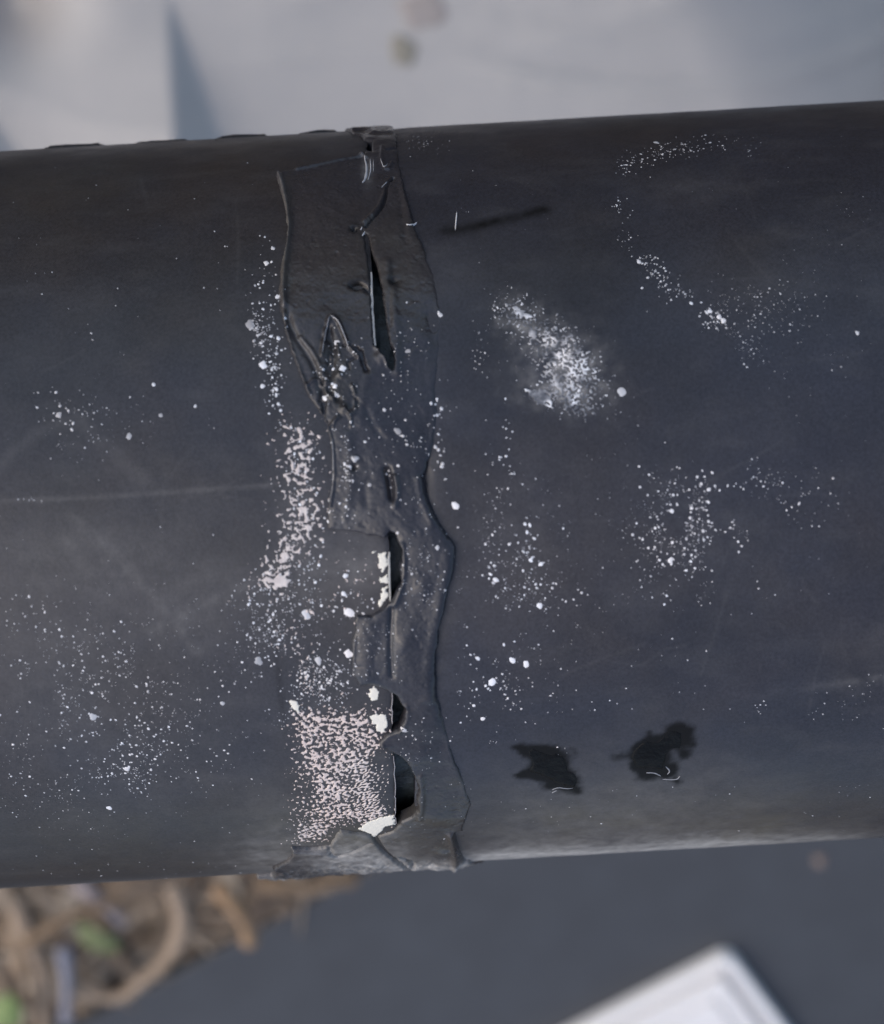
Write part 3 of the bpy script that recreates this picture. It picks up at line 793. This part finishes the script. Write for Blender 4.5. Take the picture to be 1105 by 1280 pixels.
# ------------------------------------------------------------------ adhesive crumbs and chalk: raised worm-like residue
def bandpass(shape, step, wl, spread, seed, ang=None, aniso=1.0):
    rs = np.random.RandomState(seed); wn_ = rs.randn(*shape)
    kx = np.fft.fftfreq(shape[0], step)[:, None]; ky = np.fft.fftfreq(shape[1], step)[None]
    if ang is not None:
        ca, sa_ = math.cos(ang), math.sin(ang)
        k1 = kx * ca + ky * sa_; k2 = (-kx * sa_ + ky * ca) * aniso
        kk = np.sqrt(k1 ** 2 + k2 ** 2)
    else: kk = np.sqrt(kx ** 2 + ky ** 2)
    f = np.real(np.fft.ifft2(np.fft.fft2(wn_) * np.exp(-((kk - 1 / wl) / (spread / wl)) ** 2)))
    return f / f.std()
def residue(name, box, parent, mat, dens, wl, seed, hmm, tone_f, step=.07, label=None, fine=None, ang=None, aniso=1.0, spread=.5):
    c = surf([(box[0], box[1]), (box[2], box[1]), (box[0], box[3]), (box[2], box[3])])
    xs = np.arange(c[:, 0].min(), c[:, 0].max(), step); ts = np.arange(c[:, 1].min(), c[:, 1].max(), step)
    X, T = np.meshgrid(xs, ts, indexing='ij')
    bp = bandpass(X.shape, step, wl, spread, seed, ang, aniso)
    bp = .85 * bp + .45 * bandpass(X.shape, step, wl * .45, .5, seed + 1) + .35 * bandpass(X.shape, step, wl * 2.2, .5, seed + 2)
    if fine is not None:
        wv = fine(X.ravel(), T.ravel()).reshape(X.shape)
        bp = bp * (1 - wv) + wv * (bandpass(X.shape, step, wl * .55, .5, seed + 3, .9, 1.8))
    D, solid = dens(X.ravel(), T.ravel())
    F = bp.ravel() - (2.6 - 2.6 * np.clip(D, -1, 1.15))
    F = np.where(D <= 0.03, -2.0, F)
    F = np.maximum(F, solid * 3.0 + .25 * bp.ravel())
    if 'chalk' not in name: F = np.where(X.ravel() > XCUT + skew(T.ravel()) - .05, -2.0, F)
    Fg = F.reshape(X.shape)
    x, t, tri, rim = clip_grid(xs, ts, Fg)
    # bilinear sample of F for the heights
    fi = np.clip((x - xs[0]) / step, 0, len(xs) - 1.001); fj = np.clip((t - ts[0]) / step, 0, len(ts) - 1.001)
    i, j = fi.astype(int), fj.astype(int); a_, b_ = fi - i, fj - j
    fv = Fg[i, j] * (1 - a_) * (1 - b_) + Fg[i + 1, j] * a_ * (1 - b_) + Fg[i, j + 1] * (1 - a_) * b_ + Fg[i + 1, j + 1] * a_ * b_
    r = RM + .02 + hmm * (1 - np.exp(-np.clip(fv, 0, 3) * 2.2)) + hmm * .25 * fbm(x, t, .5, seed + 5, 2)
    r[np.unique(rim)] = RM - .10
    o_ = mesh_obj(name, place(x, t, r), tri, mat, parent, attrs={'tone': np.clip(tone_f(x, t), 0, 1)})
    tag(o_, label, kind='stuff'); return o_
def soft_poly(x, t, px, soft): return np.clip(.5 + sdist(x, t, surf(px)) / soft * .5, 0, 1)
def solid_poly(x, t, polys):
    s = np.full(np.shape(x), -2.0)
    for p in polys: s = np.maximum(s, sdist(x, t, surf(p)) + .12 * fbm(x, t, .8, 99, 3))
    return s
cream = [[(448, 1036), (460, 1027), (474, 1022), (493, 1019), (494, 1030), (482, 1033), (476, 1040), (468, 1046), (460, 1041)],
         [(461, 862), (468, 857), (474, 866), (473, 876), (465, 877), (461, 871)],
         [(460, 895), (470, 892), (482, 893), (485, 906), (480, 914), (473, 914), (468, 905)],
         [(362, 876), (371, 877), (376, 884), (372, 890), (365, 886)]]
cream_mm = [surf(p) for p in cream]
def tone_cream(polys):
    mm_ = [surf(p) for p in polys]
    def f(x, t):
        s = np.full(np.shape(x), -9.0)
        for p in mm_: s = np.maximum(s, sdist(x, t, p))
        return sstep(-.25, .05, s)
    return f
def densA(x, t):
    main = soft_poly(x, t, [(364, 886), (380, 880), (430, 884), (475, 884), (487, 900), (489, 930), (470, 948), (474, 985), (491, 1012), (490, 1028), (450, 1030),
                            (430, 1028), (412, 1050), (364, 1054), (380, 1015), (388, 985), (378, 955), (366, 930)], 1.6)
    edge = soft_poly(x, t, [(362, 880), (490, 880), (492, 1030), (420, 1050), (362, 1056)], 1.2)
    upper = gsum(x, t, [(385, 860, 22, 30, .5), (375, 825, 14, 30, .42), (440, 865, 40, 22, .36), (368, 790, 16, 20, .30)])
    left = gsum(x, t, [(370, 935, 10, 60, .55), (372, 1000, 8, 40, .35)]) * .6
    D = np.maximum(np.maximum(main * (1.02 + .28 * fbm(x, t, 3, 111, 3)), edge * .62), np.maximum(upper, left))
    D = D * (1 - soft_poly(x, t, [(415, 1036), (450, 1034), (475, 1052), (420, 1065)], .8)) 
    return D, solid_poly(x, t, cream)
residue('adhesive_residue', (330, 770, 505, 1062), pipeL, M_resid, densA, .82, 201, .06, tone_cream(cream), fine=lambda x, t: np.clip(gsum(x, t, [(465, 985, 34, 40, 1.0), (420, 865, 60, 18, .9), (385, 830, 30, 30, .9)]), 0, 1), label='square patch of pinkish white adhesive crumbs beside the lower holes')
cream2 = [[(472, 692), (482, 690), (485, 705), (478, 715), (474, 706)], [(470, 724), (484, 718), (485, 728), (476, 729)], [(478, 735), (486, 730), (484, 748), (474, 760), (473, 752)],
          [(464, 690), (470, 688), (470, 691), (464, 693)]]
def densB(x, t):
    a_ = soft_poly(x, t, [(352, 528), (380, 524), (402, 530), (404, 590), (408, 650), (395, 680), (372, 702), (350, 735), (318, 738), (308, 722), (340, 690), (344, 620), (344, 565)], 2.2)
    core = gsum(x, t, [(375, 560, 14, 26, .30), (385, 650, 16, 20, .45), (360, 695, 26, 16, .5), (350, 725, 20, 10, .5), (335, 725, 14, 12, .3), (370, 590, 12, 12, .2)])
    sp = gsum(x, t, [(440, 725, 34, 36, .40), (330, 745, 30, 22, .42), (385, 768, 12, 12, .6), (360, 790, 20, 30, .4), (380, 820, 20, 30, .45)])
    D = np.maximum(a_ * .78 + core * np.clip(a_ * 1.5, 0, 1), sp)
    return D, solid_poly(x, t, cream2 + [[(341, 722), (352, 718), (362, 726), (358, 733), (342, 734)]])
residue('adhesive_residue', (295, 505, 500, 850), pipeL, M_resid, densB, .95, 231, .06, tone_cream(cream2), label='ragged strip of pale adhesive crumbs above the square patch')
cream3 = [[(463, 345), (466, 343), (467.5, 372), (467.5, 424), (465, 426), (464, 395)]]
def densC(x, t):
    return np.zeros_like(x), solid_poly(x, t, cream3)
def densD(x, t):
    D = gsum(x, t, [(640, 390, 30, 28, .95), (680, 420, 34, 32, .85), (715, 440, 28, 28, .9), (700, 465, 28, 28, 1.0), (680, 495, 26, 12, 1.1), (738, 485, 32, 36, .8), (700, 505, 26, 12, .9),
                    (600, 430, 8, 26, .45), (612, 445, 8, 8, .3), (725, 515, 20, 8, .7)])
    D = D * (1 - soft_poly(x, t, [(600, 470), (640, 478), (665, 505), (700, 520), (720, 527), (720, 580), (600, 580)], .6)) * (1 - gsum(x, t, [(697, 505, 6, 6, 1.0), (699, 461, 6, 6, 1.0)]))
    return D, solid_poly(x, t, [[(640, 378), (655, 390), (668, 394), (660, 400), (645, 392)], [(688, 482), (697, 470), (706, 466), (700, 478), (692, 486)], [(655, 486), (680, 487), (690, 497), (678, 508), (668, 500)],
                                [(664, 408), (673, 414), (668, 428), (660, 418)]])
residue('chalky_patch', (570, 350, 800, 545), pipeR, M_white, densD, .62, 261, .035, lambda x, t: .42 + 1.0 * fbm(x, t, 1.0, 266, 3), label='white chalky patch rubbed into the plastic', spread=.6)

# white smear hanging in the notch at the top and other pale scrapes on the sealant: thin raised strips
def strip(parent, px, wmm, hmm, mat, name='scrape_glint', tone=.7, attr=True):
    p = surf(smooth_pts(px, 2)); n = len(p)
    d = np.gradient(p, axis=0); L_ = np.hypot(d[:, 0], d[:, 1]); nx_, nt_ = -d[:, 1] / L_, d[:, 0] / L_
    wv = wmm * np.sin(np.linspace(.25, math.pi - .1, n)) * (1 + .35 * vnoise(p[:, 0] * 9, p[:, 1] * 9, 1.0, 300))
    Vs = []
    r0 = skin_r(p[:, 0], p[:, 1])
    for s, hh in ((-1, -.12), (-.4, hmm), (.4, hmm), (1, -.12)):
        xx, tt = p[:, 0] + nx_ * wv * s, p[:, 1] + nt_ * wv * s
        Vs.append(place(xx, tt, (np.minimum(skin_r(xx, tt), r0 + .3) if abs(s) < 1 else skin_r(xx, tt)) + hh))
    V_ = np.concatenate(Vs); ii = np.arange(4 * n).reshape(4, n)
    q_ = np.stack([ii[:-1, :-1].ravel(), ii[:-1, 1:].ravel(), ii[1:, 1:].ravel(), ii[1:, :-1].ravel()], 1)
    return mesh_obj(name, V_, q_, mat, parent, attrs={'tone': np.full(len(V_), tone)})
for px, w_, tn_ in (([(456, 200), (459, 212), (457, 226), (453, 232)], .28, .45), ([(463, 202), (464, 214), (460, 228)], .12, .5), ([(467, 203), (467, 216)], .09, .35),
                    ([(476, 203), (480, 214), (485, 206)], .10, .35), ([(508, 283), (513, 284), (521, 278)], .14, .75), ([(571, 265), (569, 288)], .10, .9),
                    ([(347, 220), (353, 215)], .16, .55), ([(456, 292), (453, 298)], .12, .85), ([(453, 287), (451, 291)], .12, .7), ([(484, 229), (477, 236)], .10, .35),
                    ([(416, 550), (417, 575), (416, 605), (412, 630)], .08, .30), ([(404, 444), (407, 420), (413, 400)], .09, .30), ([(414, 399), (424, 405), (432, 425), (437, 440)], .10, .35)):
    strip(band if px[0][0] < 560 else pipeR, px, w_, .06, M_white, tone=tn_)
# pale line on the rim of the sawn end seen in the crack and holes
def rim_line(px, tone, w_=.35):
    p = surf(px); tt = np.linspace(p[0][1], p[-1][1], 40)
    ww = w_ * (.55 + .6 * np.abs(vnoise(tt, tt * 0, .9, 310)))
    V_ = np.concatenate([place(XCUT + skew(tt) - ww, tt, np.full(40, RM + .015)), place(XCUT + skew(tt) + .05, tt, np.full(40, RM + .0)), place(XCUT + skew(tt) + .05, tt, RM - ww * 2)])
    ii = np.arange(120).reshape(3, 40)
    mesh_obj('pale_rim', V_, np.stack([ii[:-1, :-1].ravel(), ii[:-1, 1:].ravel(), ii[1:, 1:].ravel(), ii[1:, :-1].ravel()], 1), M_resid, pipeL, attrs={'tone': np.full(120, tone)})
rim_line([(466, 340), (467, 432)], .6, .22)
rim_line([(487, 690), (488, 755)], .9, .22)
rim_line([(490, 865), (491, 905)], .3, .08)
rim_line([(492, 945), (495, 1030)], .0, .05)

# ------------------------------------------------------------------ tar spots on the right length
def tar(px, seed, hmm):
    p = surf(smooth_pts(px, 2, True))
    f = lambda x, t: sdist(x, t, p) - 1.1 + .8 * fbm(x, t, 2.0, seed, 5)
    x, t, tri, rim = clip_grid(np.arange(p[:, 0].min() - .6, p[:, 0].max() + .6, .12), np.arange(p[:, 1].min() - .6, p[:, 1].max() + .6, .12), f)
    Fv = f(x, t)
    dn = sstep(p[:, 1].min(), p[:, 1].max(), t)
    hh = (hmm * (.15 + dn)) * (1 - np.exp(-np.maximum(Fv, 0) / .35)) + .06 * fbm(x, t, 1.5, seed + 7, 3) * sstep(0, .4, Fv) + .55 * np.exp(-((dn - .93) / .05) ** 2) * sstep(0, .25, Fv) * hmm
    r = RM + hh; r[np.unique(rim)] = RM - .12
    return mesh_obj('tar_spot', place(x, t, r), tri, M_tar, pipeR)
o1 = tar(TAR1, 321, .16)
o1['label'] = 'ragged black tar spot nearer to the sealant'
o2 = tar(TAR2, 331, .16)
o2['label'] = 'larger ragged black tar spot with pale highlights painted on its lower rim'
for px in ([(690, 987), (698, 984), (708, 986), (716, 985)], [(690, 991), (696, 988)], [(808, 966), (818, 966), (826, 970)], [(828, 974), (846, 975), (850, 970)], [(832, 958), (838, 964), (834, 968)]):  # wet highlights at the tar's lower edges, painted as pale strips
    strip(pipeR, px, .13, .05, M_white, tone=.22)

# flakes of burr along the far edge of the left length
for px0, px1 in ((50, 122), (166, 232), (268, 332), (372, 420)):
    y0 = 186 - px0 * .0588; p = surf([(px0, y0 + 6), (px0 + 8, y0 - 2), (px1 - 6, y0 - 5), (px1, y0 - 1 - (px1 - px0) * .05), (px1, y0 - 8), (px0, y0 - 8)])
    p[4:, 1] -= 5
    f = lambda x, t: sdist(x, t, p) + .12 * fbm(x, t, 1.5, 341, 3)
    x, t, tri, rim = clip_grid(np.arange(p[:, 0].min() - .3, p[:, 0].max() + .3, .15), np.arange(p[:, 1].min() - .3, p[:, 1].max() + .3, .15), f)
    r = RM + (.18 + .3 * (.5 + .5 * vnoise(x, t * 0, 2.2, 347 + px0))) * (1 - np.exp(-np.maximum(f(x, t), 0) / .2)) + .06 * fbm(x, t, 1.2, 345, 2); r[np.unique(rim)] = RM - .1
    mesh_obj('edge_flake', place(x, t, r), tri, M_pipeL, pipeL, attrs={'dust_glint': np.zeros(len(x)), 'stain_shade': np.full(len(x), .5), 'algae': np.zeros(len(x))})

# ------------------------------------------------------------------ paint specks (a mass) and the drops big enough to pick out
specks = []          # px, py, rx(mm), ratio, angle, tone
def cluster(cx, cy, sx, sy, n, r0, r1, t0=.25, t1=1.0, ang=0.0, ratio=1.5, uniform=False, sang=None):
    for _ in range(int(n * 1.7)):
        if _ >= n: r1 = min(r1, 1.5)
        if uniform: a_, b_ = rng.uniform(-1, 1) * sx, rng.uniform(-1, 1) * sy
        elif rng.rand() < .28 and len(specks) > 3 and _ > 3: a_, b_ = la + rng.randn() * 8, lb + rng.randn() * 8
        else: a_, b_ = rng.randn() * sx * .55, rng.randn() * sy * .55
        la, lb = a_, b_
        px = cx + a_ * math.cos(ang) - b_ * math.sin(ang); py = cy + a_ * math.sin(ang) + b_ * math.cos(ang)
        rad = r0 + (r1 - r0) * rng.rand() ** 3.2
        tn_ = t0 + (t1 - t0) * min(1, rng.rand() * .8 + (rad - r0) / (r1 - r0 + 1e-6) * .6)
        specks.append((px, py, rad * .098, 1 + (ratio - 1) * rng.rand(), rng.normal(math.radians(65) if sang is None else sang, .5), tn_))
def along(path, n, spread, r0, r1, t0=.3, t1=1.0):
    p = smooth_pts(path, 2); L_ = np.concatenate([[0], np.cumsum(np.hypot(*np.diff(p, axis=0).T))])
    for _ in range(n):
        s = rng.rand() * L_[-1]; px = np.interp(s, L_, p[:, 0]) + rng.randn() * spread; py = np.interp(s, L_, p[:, 1]) + rng.randn() * spread
        rad = r0 + (r1 - r0) * rng.rand() ** 2.5
        specks.append((px, py, rad * .098, 1 + .5 * rng.rand(), rng.rand() * 3, t0 + (t1 - t0) * rng.rand()))
along([(768, 262), (767, 228), (780, 205), (805, 192), (850, 186), (892, 176)], 120, 5, .7, 2.4)
along([(940, 165), (892, 176), (820, 188), (775, 215), (766, 250), (776, 295), (805, 330), (850, 372), (905, 408), (940, 440)], 300, 8, .6, 1.6, .45, 1.0)
along([(812, 315), (830, 350), (862, 380), (905, 402)], 100, 7, .7, 2.4)
along([(935, 192), (945, 172)], 14, 5, .6, 1.5)
cluster(890, 420, 70, 40, 130, .5, 1.8, .2, .9)
cluster(960, 385, 60, 30, 60, .5, 1.5, .15, .7)
cluster(1000, 250, 110, 80, 60, .4, 1.1, .1, .4)
cluster(845, 480, 20, 50, 18, .8, 2.2)
cluster(870, 640, 62, 52, 330, .5, 2.3, .2, 1.0)
cluster(850, 690, 60, 40, 110, .6, 2.6, .3, 1.0)
cluster(970, 620, 70, 40, 70, .6, 1.8, .2, .9)
cluster(640, 700, 50, 45, 90, .7, 3.2, .3, 1.0)
cluster(640, 640, 50, 60, 70, .5, 1.5, .15, .7)
cluster(680, 740, 50, 25, 40, .6, 2.4)
cluster(615, 850, 45, 60, 70, .6, 2.6, .3, 1.0)
cluster(700, 860, 60, 50, 50, .5, 1.8, .2, .9)
cluster(950, 880, 50, 26, 34, .7, 2.2)
cluster(1060, 870, 40, 30, 26, .6, 1.8, .2, .7)
cluster(800, 760, 200, 130, 120, .5, 1.5, .15, .8, uniform=True)
cluster(850, 1010, 240, 30, 46, .6, 2.0, .3, .9, uniform=True)
cluster(830, 500, 260, 330, 200, .4, 1.2, .08, .45, uniform=True)
cluster(628, 560, 14, 60, 16, 1.0, 2.4, .6, 1.0)
cluster(603, 425, 10, 40, 30, .8, 2.0)
cluster(530, 180, 30, 12, 30, .6, 1.8)
# left length
cluster(330, 390, 18, 80, 70, .8, 2.8, .35, 1.0)
cluster(322, 405, 10, 26, 22, 1.0, 4.0, .3, .7)
cluster(342, 470, 12, 60, 46, .8, 3.2, .4, 1.0)
cluster(150, 930, 120, 80, 360, .6, 2.2, .25, .95)
cluster(155, 960, 45, 26, 60, .7, 2.6, .3, 1.0)
cluster(60, 810, 110, 70, 150, .6, 2.0, .25, .9)
cluster(130, 830, 60, 40, 60, .6, 2.2, .3, .95)
cluster(90, 520, 70, 36, 34, .8, 2.2, .3, .8)
cluster(60, 1000, 120, 60, 90, .5, 1.6, .2, .7)
cluster(250, 880, 90, 70, 80, .6, 2.0, .25, .9)
cluster(330, 770, 40, 60, 150, .7, 2.2, .3, .95)
cluster(350, 850, 30, 60, 90, .7, 2.0, .3, .9)
cluster(400, 850, 50, 40, 190, .8, 2.2, .4, .95, ratio=2.2)
cluster(370, 740, 30, 60, 60, .8, 2.6, .3, 1.0)
cluster(430, 760, 50, 40, 40, .8, 2.6, .3, .9)
cluster(385, 610, 26, 90, 120, .9, 2.4, .4, 1.0)
cluster(120, 640, 150, 150, 70, .5, 1.4, .12, .6, uniform=True)
cluster(170, 320, 160, 120, 24, .6, 1.6, .2, .6, uniform=True)
along([(0, 627), (30, 624), (110, 622)], 36, 1.6, .6, 1.4, .2, .6)
cluster(180, 1090, 170, 12, 26, .8, 2.2, .3, .8, uniform=True)
# sealant
cluster(510, 560, 45, 90, 70, .8, 2.6, .25, .85)
cluster(525, 720, 36, 80, 70, .7, 2.0, .2, .8)
cluster(435, 590, 12, 70, 46, .8, 2.4, .3, .9)
along([(546, 495), (545, 530), (548, 560), (560, 610)], 16, 2, 1.0, 2.4, .5, 1.0)
cluster(420, 465, 20, 46, 40, .9, 3.0, .3, 1.0)
cluster(515, 930, 40, 40, 36, .7, 2.2, .3, .9)
cluster(540, 1010, 60, 50, 24, .7, 2.0, .2, .7)
cluster(470, 800, 30, 50, 40, .6, 1.6, .2, .7)
cluster(510, 440, 40, 60, 26, .8, 2.2, .25, .7)
for (cx, cy, sx, sy, n) in ((870, 650, 90, 80, 260), (640, 720, 70, 90, 160), (900, 410, 110, 70, 160), (130, 900, 170, 130, 320), (350, 800, 60, 90, 160), (100, 520, 110, 60, 60)):
    cluster(cx, cy, sx, sy, n, .4, .9, .10, .5)            # fainter, finer spatter between the bright specks
sp = np.array(specks)
sp = sp[(sp[:, 1] > 168) & (sp[:, 1] < 1098)]
pos = surf(sp[:, :2])
owner = np.where(band_F(pos[:, 0], pos[:, 1]) > .1, 1, np.where(pos[:, 0] < XCUT + skew(pos[:, 1]), 0, 2))
ok = ~((owner == 0) & (pos[:, 0] > XCUT + skew(pos[:, 1]) - .25)) & ~((owner == 2) & (pos[:, 0] < XR + .2))
# nothing floats in the holes
inh = (pos[:, 0] > XCUT + skew(pos[:, 1]) - .3) & (pos[:, 0] < XR + .3) & (band_F(pos[:, 0], pos[:, 1]) <= .1)
ok &= ~inh
sp, pos, owner = sp[ok], pos[ok], owner[ok]
def dome_batch(pos, rad, ratio, ang, tone, hfac, n=7):
    """flattened ragged drops: rim, shoulder, crown"""
    m_ = len(pos)
    aa = np.linspace(0, 2 * math.pi, n, endpoint=False)[None] + rng.rand(m_, 1) * 6
    wob = 1 + .42 * rng.uniform(-1, 1, (m_, n)); wob = .6 * wob + .4 * np.roll(wob, 1, 1)
    rr = rad[:, None] * wob
    ex = np.cos(aa) * rr * ratio[:, None] ** .5; ey = np.sin(aa) * rr / ratio[:, None] ** .5
    ca, sa_ = np.cos(ang)[:, None], np.sin(ang)[:, None]
    dx, dt = ex * ca - ey * sa_, ex * sa_ + ey * ca
    r0 = skin_r(pos[:, 0], pos[:, 1])
    hh = np.minimum(rad * hfac, .16)
    def ring(f, h_):
        X = pos[:, 0:1] + dx * f; T = pos[:, 1:2] + dt * f
        rl = skin_r(X.ravel(), T.ravel()).reshape(X.shape)
        rl = np.clip(rl, r0[:, None] - .12, r0[:, None] + .12)
        return place(X.ravel(), T.ravel(), (rl + h_).ravel()).reshape(m_, n, 3)
    rim_, sh = ring(1.0, -.03), ring(.72, hh[:, None] * .8)
    ct = place(pos[:, 0], pos[:, 1], r0 + hh).reshape(m_, 1, 3)
    V_ = np.concatenate([ct, sh, rim_], 1); k_ = 2 * n + 1
    base = (np.arange(m_) * k_)[:, None]
    j = np.arange(n); j2 = (j + 1) % n
    T3 = (base[:, :, None] + np.stack([np.zeros(n, int), 1 + j, 1 + j2], 1)[None]).reshape(-1, 3)
    Q4 = (base[:, :, None] + np.stack([1 + j, 1 + n + j, 1 + n + j2, 1 + j2], 1)[None]).reshape(-1, 4)
    return V_.reshape(-1, 3), [T3, Q4], np.repeat(tone, k_)
for ow, par, lab in ((0, pipeL, 'tiny white paint specks spattered over the pipe beside the adhesive'), (1, band, 'tiny white paint specks on the sealant'), (2, pipeR, 'tiny white paint specks in drifting clusters')):
    s = owner == ow
    V_, F_, tn_ = dome_batch(pos[s], sp[s, 2] * .95, sp[s, 3], sp[s, 4], sp[s, 5], .10)
    tag(mesh_obj('paint_specks', V_, F_, M_white, par, attrs={'tone': tn_}), lab, kind='stuff')

drops = [  # px, py, radius px, tone, ratio
    (616, 853, 7, 1, 1.1), (640, 825, 5, 1, 1.3), (657, 830, 6, 1, 1.3), (674, 757, 5, .95, 1), (620, 725, 4, .9, 1), (605, 790, 4, .95, 1), (597, 823, 4, .9, 1), (569, 631, 6, 1, 1.3),
    (777, 490, 7, .6, 1), (799, 327, 4, .85, 1.3), (821, 178, 5, .55, 1.6), (864, 379, 4, .9, 1), (887, 389, 4, .95, 1), (899, 396, 4, .95, 1), (904, 401, 4, .95, 1), (1072, 416, 4, .7, 1), (949, 838, 5, .8, 1),
    (840, 639, 4, .9, 1), (864, 635, 3.5, .9, 1), (838, 700, 4, .9, 1), (604, 899, 4, .95, 1), (886, 612, 3.5, .8, 1),
    (329, 456, 7, 1, 1.3), (328, 483, 4, .9, 1.2), (333, 329, 4.5, .95, 1.2), (341, 310, 3.5, .8, 1.3), (347, 371, 4, .9, 1.3), (313, 405, 7, .35, 1.2),
    (73, 519, 4.5, .5, 1), (161, 546, 5, .45, 1), (201, 519, 3.5, .4, 1), (192, 481, 3.5, .8, 1), (244, 508, 3, .7, 1), (116, 896, 6, .5, 1), (323, 826, 7, .35, 1), (137, 1010, 5, .95, 1.2), (159, 961, 5, .8, 1), (278, 879, 4, .5, 1),
    (436, 765, 8, .95, 1.3), (435, 817, 6, .95, 1), (432, 720, 4, .9, 1), (382, 768, 7, .7, 1.3), (398, 826, 6, .6, 1.3), (430, 742, 4, .9, 1),
    (429, 463, 6, 1, 1.1), (421, 430, 5, .8, 1.2), (550, 393, 5, .8, 1.8), (510, 440, 4, .4, 1), (407, 499, 4, .8, 1.4), (462, 606, 4, .4, 1.2), (497, 540, 6, .35, 1.2), (505, 908, 5, .75, 1.3), (547, 683, 4, .6, 1.2), (444, 574, 5, .5, 1)]
for (px, py, rp, tn_, ra) in drops:
    p = surf([(px, py)]); F0 = band_F(p[:, 0], p[:, 1])[0]
    par = band if F0 > .1 else (pipeL if p[0, 0] < XCUT else pipeR)
    V_, F_, tv = dome_batch(p, np.array([rp * .085]), np.array([ra]), np.array([1.2]), np.array([float(tn_)]), .07, 12)
    mesh_obj('paint_drop', V_, F_, M_white, par, attrs={'tone': tv})
print('specks', len(sp), 'tris band', len(btri))
